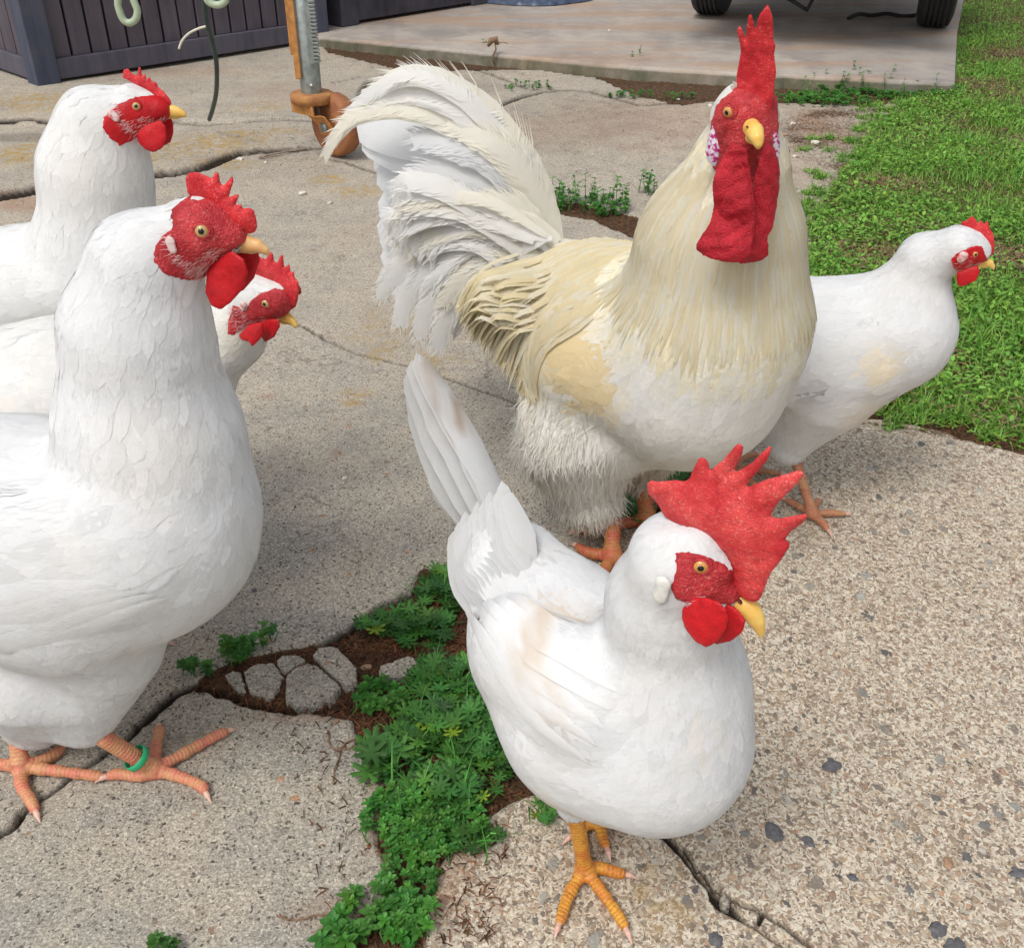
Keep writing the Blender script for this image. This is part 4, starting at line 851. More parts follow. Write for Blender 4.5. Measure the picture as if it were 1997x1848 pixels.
# --- front hen with the big comb
def prims_F(b):
    seg(b, (1345, 1098, .445, 68), (1318, 1098, .448, 86), k=.014, fl=.012, fw=.005)
    seg(b, (1405, 1150, .435, 44), (1350, 1110, .443, 78), k=.016, fl=.010, fw=.005)
    seg(b, (1325, 1090, .448, 92), (1302, 1170, .46, 110), k=.02, fl=.018, fw=.007, dens=1.2)
    seg(b, (1302, 1170, .46, 110), (1300, 1320, .470, 150), k=.03, fl=.024, fw=.008, dens=1.2)
    seg(b, (1285, 1330, .47, 158), (1280, 1435, .468, 170), k=.04, fl=.026, fw=.010)
    seg(b, (1275, 1430, .468, 172), (1180, 1390, .50, 190), k=.05, fl=.026, fw=.011)
    seg(b, (1170, 1370, .50, 192), (1080, 1260, .545, 165), k=.05, fl=.03, fw=.012)
    seg(b, (1080, 1230, .55, 150), (1000, 1110, .595, 95), k=.04, fl=.034, fw=.012)
    seg(b, (1000, 1100, .60, 84), (968, 1050, .62, 46), k=.03, fl=.036, fw=.012)
    # wing on its near flank
    p, r = BP(1120, 1350, .465, 1); q, r = BP(1010, 1290, .50, 1); b.add(p, q, .048, .040, .008, .034, .014, ax=(-.75, -.6, .1), sq=.62)
    seg(b, (1160, 1480, .505, 90), (1120, 1565, .51, 36), fz=.12, k=.02, fl=.018, fw=.008)
    seg(b, (1210, 1490, .53, 80), (1190, 1565, .54, 34), fz=.12, k=.02, fl=.018, fw=.008)
    seg(b, (1300, 1062, .450, 20), (1362, 1062, .434, 18), k=.016, fl=.012, fw=.004)
    seg(b, (1362, 1062, .434, 18), (1412, 1110, .426, 9), k=.010, fl=.012, fw=.004)
def col_F(X):
    c = white(X)
    for (x, y, yd, r, a) in ((1080, 1190, .50, .030, .5), (1050, 1290, .47, .030, .55), (1130, 1180, .5, .028, .5), (1040, 1240, .48, .022, .5), (1080, 1350, .45, .022, .45), (1120, 1390, .44, .018, .4), (1060, 1180, .51, .016, .5)):
        c = blotch(c, X, P(x, y, yd), r, (.60, .44, .26), .7, a, .35, int(x))
    for (x, y) in ((1081, 1069), (1128, 1065), (1127, 1107), (1040, 1085), (1065, 1094), (1030, 1090), (1100, 1080)):
        c = blotch(c, X, P(x, y, .56), .007, (.25, .22, .20), .6, .75, .3, x)
    c = blotch(c, X, P(1355, 1553, .405), .004, (.12, .11, .10), .8, .95, .2); c = blotch(c, X, P(1410, 1440, .41), .03, (.80, .68, .46), .8, .45, .3)
    c = blotch(c, X, P(1130, 1560, .46), .05, (.80, .66, .46), .8, .5); c = c
    return c
def ext_F(root, b):
    t = []; W = .036
    base = P(990, 1090, .615); fan = [  # quill, tip (photo x, y), distance of the tip
        ((930, 900), (812, 688), .735, .034, WHITE, 1), ((905, 900), (803, 700), .735, .036, WHITE*.97, 2), ((890, 930), (797, 720), .745, .036, WHITE, 3),
        ((880, 960), (803, 760), .75, .036, WHITE*.985, 4), ((890, 990), (812, 810), .755, .036, WHITE, 5), ((905, 1010), (832, 880), .75, .038, WHITE, 6), ((925, 1040), (855, 960), .735, .040, WHITE, 7)]
    for i, (m, tip, yd, w, col, sd) in enumerate(fan):
        b0 = P(1000-i*9, 1085+i*6, .605); mid = P(m[0], m[1], .68); e = P(tip[0], tip[1], yd)
        t.append(quill([b0, mid, e], w, (.78, -.55, .3) if i < 7 else (0, -1, 0), col, 16, .18, 5, 0, .05, sd))
    # right outer feathers, nearer the camera, with the brown soiled edge
    for i, (m, tip, off, w, col) in enumerate((((935, 900), (818, 690), -.006, .030, WHITE*.98), ((960, 950), (838, 725), -.008, .030, WHITE*np.array([.98, .95, .90])), ((975, 985), (862, 775), -.010, .030, WHITE), ((985, 1010), (905, 870), -.012, .032, WHITE))):
        t.append(quill([P(1022+i*4, 1092+i*4, .588), P(m[0]+3, m[1], .67+off), P(tip[0], tip[1], .735+off)], w, (.7, -.6, .35), col, 16, .2, 5, 0, .04, 20+i, .5))
    for i in range(34):      # coverts lying over the root of the tail
        f = ((i*5) % 12)/11; g_ = i//12; x0 = 1046-f*106-g_*12+6*g_*(i % 2); y0 = 1092+f*72+g_*20; h0 = hit(b, [(x0, y0)], .50)[0]; y1 = .590+.028*f; t.append(quill([h0-[0, 0, .002], P(x0-20, y0-42, (h0[1]+y1)/2-.004), P(x0-42+8*f, y0-92-g_*6, y1), P(x0-60+20*f, y0-138-(i % 3)*12, y1+.018)], .018, (.15, -.65, .75), WHITE*(.98+.02*((i*7) % 5)/5), 12, .2, 2.6, seed=70+i, ragged=.02, fan=.2, base=.1))
    J = join(t); cc = J[3]; cc = blotch(cc, J[0], P(870, 775, .70), .026, (.42, .30, .20), .6, .9, .45, 4); cc = blotch(cc, J[0], P(845, 720, .72), .022, (.50, .40, .30), .7, .7, .45, 8); cc = blotch(cc, J[0], P(900, 830, .69), .016, (.48, .34, .22), .6, .8, .5, 5); cc = blotch(cc, J[0], P(803, 720, .74), .012, (.55, .4, .3), .8, .5, .5, 5)
    mesh('tail', J[0], J[1], M_quill, root, col=cc, normals=J[2], uv=J[4])
    t = [surfquill(b, [(1150+k*13, 1490-k*36), (1040+k*14, 1395-k*34), (955+k*13, 1275-k*22), (912+k*16, 1195-k*8)], .38, .024, WHITE*(.99+.01*(k % 2)), 40+k, (.0008, .0022)) for k in range(5)][::-1]
    J = join(t); mesh('wing', J[0], J[1], M_feather, root, col=col_F(J[0]), normals=J[2], uv=J[4])
    f1 = G(1140, 1690, .010)
    leg(root, M_leg_yel, P(1120, 1570, .505), f1, toes(f1, [
        [(1110, 1742, .006), (1098, 1778, .0055), (1092, 1796, .005)], [(1172, 1736, .006), (1205, 1782, .0055), (1218, 1806, .005)],
        [(1172, 1692, .006), (1200, 1700, .0055), (1214, 1703, .005)], [(1138, 1665, .005), (1140, 1640, .005)]]), .0058)
    f2 = G(1168, 1590, .010)
    leg(root, M_leg_yel, P(1195, 1560, .555), f2, toes(f2, [[(1172, 1622, .006), (1182, 1650, .0055)], [(1200, 1605, .006), (1230, 1612, .005)], [(1140, 1610, .006), (1120, 1625, .005)], [(1165, 1565, .005), (1160, 1550, .005)]]), .0058)
head_F = dict(c=P(1352, 1095, .443), fwd=(.70, -.42, -.56), side=.0185,
    face=zz(4, [(165, 1300), (235, 1300), (320, 1340), (390, 1410), (430, 1475), (500, 1520), (580, 1570), (560, 1640), (500, 1670), (430, 1640), (330, 1590), (250, 1560), (200, 1510), (175, 1440), (190, 1370)]),
    beak=zz(4, [(430, 1565, 58), (490, 1590, 60), (530, 1618, 58), (562, 1655, 50), (585, 1695, 37), (598, 1732, 22), (603, 1758, 11), (602, 1772, 4)]), low=zz(4, [(440, 1610, 26), (530, 1680, 14)]), beak_mat=M_beak_y,
    nos=zz(4, [(510, 1560, 16)])[0], eye=zz(4, [(304, 1378, 46)])[0],
    comb=zz(4, [(0, 1010), (0, 960), (20, 940), (70, 948), (150, 940), (195, 952), (225, 935), (245, 880), (270, 830), (292, 822), (318, 850), (328, 905), (350, 880), (400, 840), (440, 790), (478, 748), (500, 740), (518, 765), (505, 815), (470, 870), (450, 912), (500, 890), (560, 845), (620, 785), (652, 756), (663, 775), (640, 840), (590, 900), (545, 950), (515, 990), (560, 972), (640, 935), (720, 912), (800, 888), (836, 895), (825, 930), (760, 1000), (700, 1060), (670, 1105), (655, 1142), (700, 1145), (780, 1130), (850, 1112), (858, 1130), (820, 1180), (760, 1225), (728, 1265), (757, 1295), (735, 1335), (700, 1385), (660, 1430), (640, 1480), (618, 1540), (600, 1575), (570, 1590), (530, 1580), (480, 1550), (440, 1500), (430, 1410), (400, 1320), (340, 1250), (250, 1200), (150, 1182), (90, 1140), (50, 1080)]),
    comb_mat=M_combbright, comb_off=.004, bristles=520, bcol=(.78, .66, .70), comb_t=.0052, comb_h=.0009, comb_wave=.0022,
    wattle=zz(4, [(182, 1625), (215, 1580), (300, 1570), (380, 1585), (425, 1620), (435, 1670), (425, 1725), (385, 1785), (325, 1812), (260, 1780), (205, 1720), (185, 1670)]),
    wattle_far=zz(4, [(400, 1600), (470, 1640), (520, 1700), (505, 1755), (450, 1795), (360, 1816), (350, 1740)]), wat_t=.0032,
    lobe=zz(4, [(135, 1450, 44, 92)])[0]+(-28,), lobe_mat=M_lobe_green)
make_bird('hen', 'white hen nearest the camera with a huge spiked red comb and yellow feet', 'hen', dict(
    base=G(1140, 1680), prims=prims_F, colf=col_F, n=9000, nf=9000, seed=5, head=head_F, extra=ext_F, group='white hens walking on the concrete'))

# --- rooster
CREAM = np.array([.83, .74, .50])
def prims_R(b):
    seg(b, (1452, 212, .86, 50), (1450, 225, .865, 56), k=.012, fl=.014, fw=.005)
    seg(b, (1462, 270, .850, 42), (1455, 235, .86, 54), k=.014, fl=.014, fw=.005)
    seg(b, (1452, 235, .87, 60), (1440, 330, .885, 92), k=.02, fl=.050, fw=.0050, dens=2.2)
    seg(b, (1440, 330, .885, 92), (1405, 470, .90, 155), k=.03, fl=.070, fw=.0060, dens=2.4)
    seg(b, (1405, 470, .90, 155), (1392, 600, .905, 182), k=.04, fl=.075, fw=.0065, dens=2.2)
    seg(b, (1385, 650, .905, 184), (1350, 740, .91, 172), k=.05, fl=.030, fw=.013)
    seg(b, (1350, 700, .92, 180), (1180, 680, .99, 165), k=.06, fl=.030, fw=.013)
    seg(b, (1190, 640, .99, 160), (1075, 590, 1.07, 125), k=.06, fl=.060, fw=.007, flow=nrm(P(1000, 640, 1.05)-P(1120, 520, 1.0)), dens=1.6)
    p, r = BP(1190, 720, .925, 1); q, r = BP(1075, 790, .965, 1); b.add(p, q, .052, .034, .010, .036, .014, ax=(-.35, -.9, .1), sq=.6)
    seg(b, (1330, 800, .92, 110), (1230, 830, .95, 90), k=.04, fl=.024, fw=.012)
    seg(b, (1130, 870, .965, 124), (1148, 965, .950, 66), fz=.8, k=.030, fl=.022, fw=.009, dens=1.3)
    seg(b, (1275, 850, 1.0, 75), (1250, 920, 1.0, 36), fz=.8, k=.03, fl=.022, fw=.009)
def col_R(X):
    c = white(X, np.array([.80, .785, .74])); k = np.array([0, 0, CAMZ]); Y = X-k; Z = Y[:, 1]*cp-Y[:, 2]*sp
    st = sstep(.35, .8, vnoise(X[:, 0]*330, X[:, 1]*200+X[:, 2]*30, 6)); cr = CREAM*(1-st[:, None])+np.array([.79, .755, .62])*st[:, None]
    n0 = P(1452, 240, .87); n1 = P(1395, 560, .90); e = n1-n0; t = ((X-n0)@e)/(e@e); m = sstep(-.15, .1, t)*(1-sstep(1.0, 1.35, t+.12*fbm(X[:, 0]*50, X[:, 1]*50, 3, 3)))
    d = np.linalg.norm(X-(n0+np.clip(t, 0, 1)[:, None]*e), axis=1); m = m*(1-sstep(.11, .14, d)); c = c*(1-.85*m[:, None])+cr*.85*m[:, None]
    c = blotch(c, X, P(1050, 600, .98), .13, CREAM*np.array([1.0, 1.03, 1.12]), .5, .75, .0)
    c = blotch(c, X, P(1145, 730, .885), .062, (.78, .61, .32), .5, .85)
    c = blotch(c, X, P(1140, 1030, .93), .05, (.62, .52, .36), .9, .4); c = blotch(c, X, P(1265, 930, .97), .05, (.50, .40, .29), .7, .5)
    return c
def ext_R(root, b):
    global barb_from
    t = []; wh = np.array([.87, .865, .84]); cr = np.array([.86, .83, .74]); B = P(1090, 490, 1.10)
    nh = (.10, -.80, .60)
    def q3(pts, w, col, sd, **k):   # photo points with distances
        return quill([P(*p) for p in pts], w, nh, col, 20, k.pop('cup', .2), k.pop('tip', 4), seed=sd, **k)
    # straight tail feathers behind
    for i, (m, tip) in enumerate((((900, 300), (695, 245)), ((880, 330), (705, 262)), ((870, 370), (735, 330)), ((870, 410), (737, 395)), ((880, 450), (735, 440)), ((890, 490), (742, 500)), ((920, 520), (740, 545)), ((930, 470), (740, 470)), ((880, 345), (728, 300)), ((930, 300), (745, 215)))):
        t.append(q3([(1060-i*2, 500+i*6, 1.12), (m[0], m[1], 1.155+i*.003), (tip[0], tip[1], 1.19+i*.003)], .062, np.array([.84, .85, .86]), 40+i, tip=7, ragged=.02, cup=.1))
    # tall sickles arching up and back
    barb_from = .35
    S = [([(1085, 500, 1.10), (1030, 340, 1.10), (960, 230, 1.11), (860, 160, 1.12), (780, 150, 1.13), (735, 180, 1.13)], .036, cr, 60),
         ([(1095, 500, 1.09), (1020, 330, 1.09), (930, 210, 1.10), (830, 152, 1.11), (760, 160, 1.12), (690, 215, 1.13), (645, 285, 1.13)], .022, wh, 150),
         ([(1080, 500, 1.09), (980, 340, 1.095), (880, 250, 1.10), (790, 215, 1.11), (700, 225, 1.12), (655, 265, 1.12), (632, 310, 1.12)], .022, cr, 190),
         ([(1075, 490, 1.09), (1000, 320, 1.095), (920, 230, 1.10), (850, 190, 1.11), (780, 185, 1.12), (720, 215, 1.12)], .030, wh, 90),
         ([(1100, 490, 1.08), (1060, 400, 1.08), (1020, 310, 1.09), (970, 240, 1.10), (900, 180, 1.11)], .038, cr*np.array([1, .99, .97]), 40)]
    for i, (p, w, col, nb) in enumerate(S): t.append(q3(p, w, col, 80+i, barbs=nb, ragged=.04, tip=3))
    # spiky barbs along the right edge
    for i in range(16):
        f = i/15; x0 = 1003+f*18; y0 = 350-f*95; a = P(935+f*65, 225+f*135, 1.105); e = P(955+f*50+14, 232+f*100-14, 1.10)
        t.append(quill([a, (a+e)/2, e+(e-a)*.25], .0022, nh, wh*.97, 6, .1, 2, seed=i, base=.9))
    # big soft covering feathers, curving down at the left
    K = [([(1090, 500, 1.06), (980, 400, 1.07), (880, 400, 1.08), (800, 470, 1.10), (750, 560, 1.11)], .055, wh, 0), ([(1080, 510, 1.06), (970, 370, 1.075), (860, 330, 1.09), (770, 370, 1.11)], .060, np.array([.77, .77, .765]), 0),
         ([(1070, 520, 1.05), (960, 430, 1.06), (860, 450, 1.07), (780, 520, 1.09), (735, 585, 1.10)], .046, wh, 0), ([(1060, 530, 1.05), (950, 470, 1.055), (870, 500, 1.06), (800, 570, 1.08), (775, 640, 1.08)], .046, wh, 0),
         ([(1050, 540, 1.04), (950, 500, 1.05), (880, 540, 1.055), (835, 600, 1.06), (815, 665, 1.06)], .044, wh*.98, 0), ([(1050, 550, 1.04), (960, 530, 1.045), (900, 570, 1.05), (865, 630, 1.05), (850, 690, 1.05)], .040, wh*.96, 0),
         ([(1080, 490, 1.07), (1000, 330, 1.08), (900, 280, 1.09), (800, 270, 1.11)], .062, np.array([.77, .775, .78]), 0), ([(1090, 480, 1.07), (1030, 350, 1.08), (960, 280, 1.085), (870, 240, 1.10)], .050, cr*1.02, 0),
         ([(1070, 500, 1.06), (940, 400, 1.07), (830, 420, 1.09), (760, 480, 1.11)], .055, wh, 0), ([(1040, 520, 1.05), (930, 450, 1.06), (840, 520, 1.07), (790, 600, 1.085)], .045, wh, 0), ([(1050, 545, 1.035), (970, 510, 1.04), (905, 540, 1.045), (860, 600, 1.05)], .036, cr, 0),
         ([(1080, 480, 1.055), (1010, 410, 1.06), (930, 400, 1.065), (850, 440, 1.075), (800, 510, 1.08)], .045, cr, 0), ([(1090, 470, 1.05), (1020, 440, 1.05), (950, 450, 1.055), (890, 490, 1.06)], .038, cr*1.02, 0)]
    for i, (p, w, col, nb) in enumerate(K): t.append(q3(p, w*.9, col, 100+i, ragged=.03, tip=1.9, cup=.12, soft=3))
    r = np.random.default_rng(5)
    for i in range(60):      # softer, smaller ones filling the fan
        a = r.uniform(0, 1); x1 = 760+a*150+r.uniform(-20, 20); y1 = 400+(a*250)+r.uniform(-60, 40); x0 = 1040+r.uniform(-30, 40); y0 = 480+r.uniform(-20, 70); d = r.uniform(1.03, 1.065)
        t.append(q3([(x0, y0, d), ((x0+x1)/2+10, (y0+y1)/2-45, d+.01), (x1+20, y1-15, d+.025), (x1, y1+18, d+.028)], r.uniform(.014, .028), (wh if r.random() < .75 else cr)*r.uniform(.97, 1.02), 200+i, tip=2.6, cup=.12, ragged=.04, soft=1.6))
    J = join(t); mesh('tail', J[0], J[1], M_quill, root, col=J[3], normals=J[2], uv=J[4])
    # saddle hackles: long narrow cream feathers falling from the back over the flank
    t = []; cs = [CREAM*1.0, np.array([.84, .80, .64]), np.array([.83, .73, .50]), np.array([.85, .83, .75])]
    for i in range(900):
        a = r.random(); bq = r.random()
        x0 = 1000+a*235; y0 = 495+r.uniform(0, 130)-a*15+bq*40; d0 = 1.03-.06*bq-.25*(y0-500)/2000
        ln = r.uniform(.75, 1.05); x1 = x0-(95-a*20)*ln; y1 = y0+(60+bq*90)*ln
        x2 = 900+a*165+bq*5-r.uniform(0, 20); y2 = 600+a*170+bq*60*r.random()
        if y2 > 790: y2 = 790-r.uniform(0, 30)
        p0 = np.array([x0, y0]); p2 = np.array([x2, y2]); pm = (p0+p2)/2+np.array([-18-20*a, -26-10*bq])
        dm = d0-.012; d2 = 1.0-.055*a+r.uniform(-.006, .006)
        pts = [P(p0[0], p0[1], d0), P(pm[0], pm[1], dm), P(p2[0], p2[1], d2)]
        pts = crom(pts, 7); L0, nn = b.project(pts, 0.0, 1); ins = b.f(pts) < .004; lf = .001+.004*np.linspace(.1, 1, 7)*r.uniform(.4, 1); pts[ins] = (L0+nn*lf[:, None])[ins]
        t.append(quill(pts, r.uniform(.0045, .008), (-.15, -.65, .75), (cs[r.integers(4)]*.6+CREAM*.4)*r.uniform(.96, 1.03), 9, .08, 1.15, 0, .03, 300+i, base=.6, fan=.10))
    J = join(t); mesh('saddle_feathers', J[0], J[1], M_quill, root, col=J[3], normals=J[2], uv=J[4])
    # neck hackles
    t = []
    for i in range(1500):
        th = r.uniform(-1.75, 1.75); s = r.uniform(0, .62); n0 = P(1450, 245, .872); n1 = P(1395, 590, .905); e = n1-n0; ax = nrm(e); side = nrm(np.cross(ax, [0, -1, 0])); fr = nrm(np.cross(side, ax)); fr = fr if fr[1] < 0 else -fr
        d = nrm(fr*math.cos(th)+side*math.sin(th)); pts = []
        ln = r.uniform(.30, .48)
        for k in range(7): q = s+ln*k/6; pts.append(n0+e*q+d*(.12+.02*0)+side*.006*math.sin(i)*k/6)
        pts = np.array(pts); X = pts.copy()
        for _ in range(3):
            X, nn = b.project(X, 0.0, 2)
        X = X+nn*(.0006+.0012*np.linspace(0, 1, 7)*r.random())[:, None]
        if np.linalg.norm(np.diff(X, axis=0), axis=1).max() > .05: continue
        if s < .12 and abs(th) < .8: continue
        t.append(quill(X, r.uniform(.004, .0075), nn.mean(0), (cs[r.integers(4)]*.6+np.array([.84, .79, .62])*.4)*r.uniform(.96, 1.03), 9, .06, 1.2, 0, .03, 900+i, base=.6, fan=.08))
    J = join(t); mesh('neck_feathers', J[0], J[1], M_quill, root, col=J[3], normals=J[2], uv=J[4])
    f1 = G(1190, 1080, .012)
    leg(root, M_leg_brown, P(1192, 985, .945), G(1194, 1080, .012), toes(f1, [[(1150, 1078, .008), (1128, 1066, .006)], [(1180, 1110, .008), (1170, 1140, .006)], [(1225, 1100, .008), (1260, 1110, .006)], [(1200, 1050, .008), (1205, 1030, .006)]]), .0085)
    leg(root, M_leg_brown, P(1250, 925, 1.0), G(1262, 1010, .012), toes(f1, [[(1215, 1020, .008), (1180, 1030, .006), (1130, 1035, .006)], [(1250, 1040, .008), (1240, 1070, .006)], [(1290, 1030, .008), (1330, 1040, .006)], [(1270, 990, .008), (1275, 975, .006)]]), .0085)
    # wattles, two long folded lobes hanging in front of the neck
    w1 = [P(x, y, .819-(y-280)/235*.032) for x, y in zz(3, [(455, 740), (410, 820), (370, 880), (345, 980), (350, 1090), (335, 1170), (295, 1240), (252, 1305), (250, 1340), (290, 1370), (350, 1388), (430, 1400), (510, 1395), (550, 1350), (565, 1270), (577, 1180), (574, 1050), (552, 900), (535, 770)])]
    w2 = [P(x, y, .826-(y-280)/235*.028) for x, y in zz(3, [(540, 760), (600, 740), (645, 770), (680, 850), (700, 940), (706, 1050), (703, 1150), (680, 1220), (655, 1260), (660, 1320), (670, 1365), (640, 1395), (600, 1408), (540, 1402), (480, 1398), (520, 1250), (530, 1000)])]
    fold = lambda x, y, s: .0022*np.sin(y*80+x*50)+.0016*np.sin(x*170+2)+.0030*fbm(x*45, y*45, 12, 4)+  .0005*np.sin((x+y)*330+6*fbm(x*30, y*30, 5, 2))
    plate('wattle', w1, (-.25, -.95, .15), .0034, M_rwattle, root, .0012, bend=fold); plate('wattle', w2, (.30, -.93, .1), .0034, M_rwattle, root, .0012, bend=fold)
    w3 = [P(x, y, .816-(y-280)/235*.034) for x, y in zz(3, [(470, 800), (440, 900), (400, 1050), (365, 1150), (380, 1200), (430, 1270), (520, 1310), (555, 1290), (572, 1180), (565, 1030), (540, 880)])]
    plate('wattle_fold', w3, (-.35, -.93, .1), .0026, M_rwattle, root, .0012, bend=fold)
    # mottled ear lobes
    for pts, nn, yd in ((zz(3, [(342, 655), (325, 700), (305, 760), (295, 810), (310, 850), (345, 872), (372, 885), (395, 830), (400, 780), (375, 720)]), (-.6, -.8, 0), .838), (zz(3, [(655, 690), (690, 700), (708, 750), (716, 810), (705, 855), (685, 885), (665, 830), (655, 760)]), (.5, -.8, 0), .828)):
        plate('earlobe', [P(x, y, yd) for x, y in pts], nn, .004, M_lobe_purple, root, .001)
    # little crest tuft beside the comb
    t = [quill([P(1448, 200, .855), P(1440+k*3, 180, .852), P(1424+k*5, 158+abs(k-1)*9, .850)], .006, (-.4, -.9, .2), cr, 8, .2, 2, seed=k) for k in range(4)]
    J = join(t); mesh('crest_tuft', J[0], J[1], M_quill, root, col=J[3], normals=J[2], uv=J[4])
head_R = dict(c=P(1452, 222, .862), fwd=(.27, -.92, -.27), side=.021,
    face=[], beak=[], eye=None)
def make_rooster_head(root, b):
    c = P(1452, 222, .862); Fw = nrm((.22, -.93, -.27)); L = nrm(np.cross(Fw, [0, 0, 1.0])); U = nrm(np.cross(L, Fw)); U = U if U[2] > 0 else -U
    if L[0] > 0: L = -L      # L: its side seen more fully
    q = np.array([(-.016, .006), (-.010, .018), (.004, .022), (.020, .020), (.045, .010), (.045, -.04), (.0, -.045), (-.014, -.03), (-.018, -.01)])
    vw = nrm([.21, .97, 0]); ha = nrm(np.cross(vw, [0, 0, 1.0])); hb = np.array([0, 0, 1.0]); hp = on_plane([(1388, 235), (1396, 205), (1410, 186), (1430, 172), (1442, 140), (1500, 140), (1514, 175), (1519, 235), (1516, 290), (1520, 330), (1480, 360), (1420, 350), (1392, 320), (1384, 275)], c, vw)-c; hq = np.stack([hp@ha, hp@hb], 1)
    def ff(X):
        Y = X-c; x = Y@Fw; u = Y@U; nz = fbm(x*260+7, u*260+(Y@L)*90, 5, 3); return np.maximum(np.maximum(b.f(X)-.0018-.0008*nz, -(x+.022)), polysd(Y@ha, Y@hb, hq)+.0018*fbm(u*400, (Y@L)*400, 4, 2))
    V, F = surfnet(ff, c-.05, c+.05, .0012); V = relax(V, F, 1); mesh('face', V, F, M_face, root)
    # beak
    bx = lambda x, y, yd, r: (P(x, y, yd), pxr(P(x, y, yd), r))
    bk = chain([bx(1466, 250, .824, 18), bx(1472, 258, .815, 16), bx(1477, 270, .808, 11.5), bx(1479, 281, .806, 6), bx(1479, 289, .807, 2.5)], .004, L, .95); up = sdfmesh('upper_beak', bk, .0008, M_beak_y, root)
    bl = chain([bx(1466, 268, .826, 13), bx(1472, 276, .818, 8)], .003); sdfmesh('lower_beak', bl, .0008, M_beak_y, root)
    for s in (1, -1): ball('nostril', bx(1470, 247, .815, 1)[0]+L*s*.0055, .0011, M_nostril, up, .6, U, 8)
    # eyes
    for s, (x, y) in ((1, (1421, 218)), (-1, (1510, 224))):
        n = nrm(L*s*.8+Fw*.55+U*.05); r0 = ray(x, y); st = np.array([0, 0, CAMZ]); dd = .70/r0[1]
        if s == 1:
            t0 = dd
            for k in range(400):
                X = st+r0*t0
                if b.f(X[None])[0] < .002: break
                t0 += .0008
            X = st+r0*t0
        else: X = c+L*s*.0185+Fw*.012+U*.004
        er = .0054; ce = X-n*er*.35; eye = ball('eye', ce, er, M_iris, root); ball('pupil', ce+n*er*.62, er*.47, M_pupil, eye, None, None, 14)
        a = nrm(np.cross(n, U)); bb = np.cross(n, a); ring = MB()
        ring.tube([ce+n*er*.42+er*.95*(math.cos(t)*a+math.sin(t)*bb*.9) for t in np.linspace(0, 2*math.pi, 28)], er*.22, 8, False)
        ring.tube([ce+n*er*.22+er*1.25*(math.cos(t)*a+math.sin(t)*bb*.95) for t in np.linspace(0, 2*math.pi, 28)], er*.22, 8, False); ring.build('eyelid', M_face, eye)
    # comb: a tall serrated blade seen nearly edge on, thick at its foot
    pts = zz(3, [(470, 400), (482, 330), (492, 280), (485, 220), (474, 165), (483, 140), (498, 138), (512, 180), (522, 215), (524, 150), (535, 95), (548, 66), (560, 78), (570, 130), (576, 165), (584, 110), (600, 70), (625, 38), (646, 12), (656, 40), (668, 80), (672, 150), (670, 215), (682, 240), (674, 290), (680, 340), (686, 390), (676, 450), (672, 520), (660, 590), (640, 640), (600, 650), (560, 668), (530, 640), (500, 580), (482, 500)])
    po = P(1462, 200, .848); pln = nrm(L*.60+Fw*.80)
    pl3 = on_plane(pts, po, pln)
    plate('comb', pl3, pln, .0032, M_comb, root, .0009, R=.014, bend=lambda x, y, s: .003*np.sin(y*70)*np.cos(x*60))
def extra_R(root, b): make_rooster_head(root, b); ext_R(root, b)
cR = P(1452, 222, .862)
make_bird('rooster', 'tall cream and white rooster with a towering red comb and long wattles', 'rooster', dict(
    base=G(1200, 1075), prims=prims_R, colf=col_R, n=8500, nf=8000, nt=20000, tlen=.018, seed=6, head=None, extra=extra_R))

# ------------------------------------------------------------------ grass and weeds
def mat_leaf(name, a, b, rough=.5):
    g = NG(name); p = g.pos(); c = g.mix(g.rng(g.noise(p, 30, 3), .35, .65), a, b); c = g.mix(1.0, c, g.attr('col').outputs['Color'], 'MULTIPLY')
    tr = g.node('ShaderNodeBsdfTranslucent'); g.l.new(c, tr.inputs[0]); mx = g.node('ShaderNodeMixShader'); mx.inputs[0].default_value = .25
    g.done(c, rough, None, Specular__IOR__Level=.35); o = g.n['Material Output']; g.l.new(g.b.outputs[0], mx.inputs[1]); g.l.new(tr.outputs[0], mx.inputs[2]); g.l.new(mx.outputs[0], o.inputs[0]); return g.m
M_grass = mat_leaf('grass', (.12, .30, .035), (.20, .40, .065)); M_weed = mat_leaf('weed_leaf', (.035, .125, .025), (.060, .19, .035)); M_chick = mat_leaf('small_weed_leaf', (.045, .17, .028), (.085, .25, .04))
M_dry = mat_leaf('dry_stalks', (.34, .27, .15), (.22, .15, .08), .8); M_litter = mat_leaf('litter', (.16, .075, .035), (.09, .045, .025), .9)
def inst(tv, tf, pos, yaw, scale, tilt, tdir, col, twist=None):
    """many copies of one small leaf as one mesh: tv template points (n,3)"""
    n = len(pos); c, s = np.cos(yaw), np.sin(yaw); V = np.repeat(tv[None], n, 0)*np.reshape(scale, (n, 1, 1) if np.ndim(scale) == 1 else (n, 1, 3))
    x = V[..., 0]*c[:, None]-V[..., 1]*s[:, None]; y = V[..., 0]*s[:, None]+V[..., 1]*c[:, None]; z = V[..., 2]
    # tilt about a horizontal axis perpendicular to tdir
    a, b = np.cos(tdir)[:, None], np.sin(tdir)[:, None]; u = x*a+y*b; w = -x*b+y*a; ct, st = np.cos(tilt)[:, None], np.sin(tilt)[:, None]
    u2 = u*ct-z*st*1.0; z2 = u*st+z*ct; x = u2*a-w*b; y = u2*b+w*a
    V = np.stack([x, y, z2], -1)+pos[:, None]; F = (tf[None]+(np.arange(n)*len(tv))[:, None, None]).reshape(-1, tf.shape[1])
    return V.reshape(-1, 3), F, np.repeat(col, len(tv), 0)
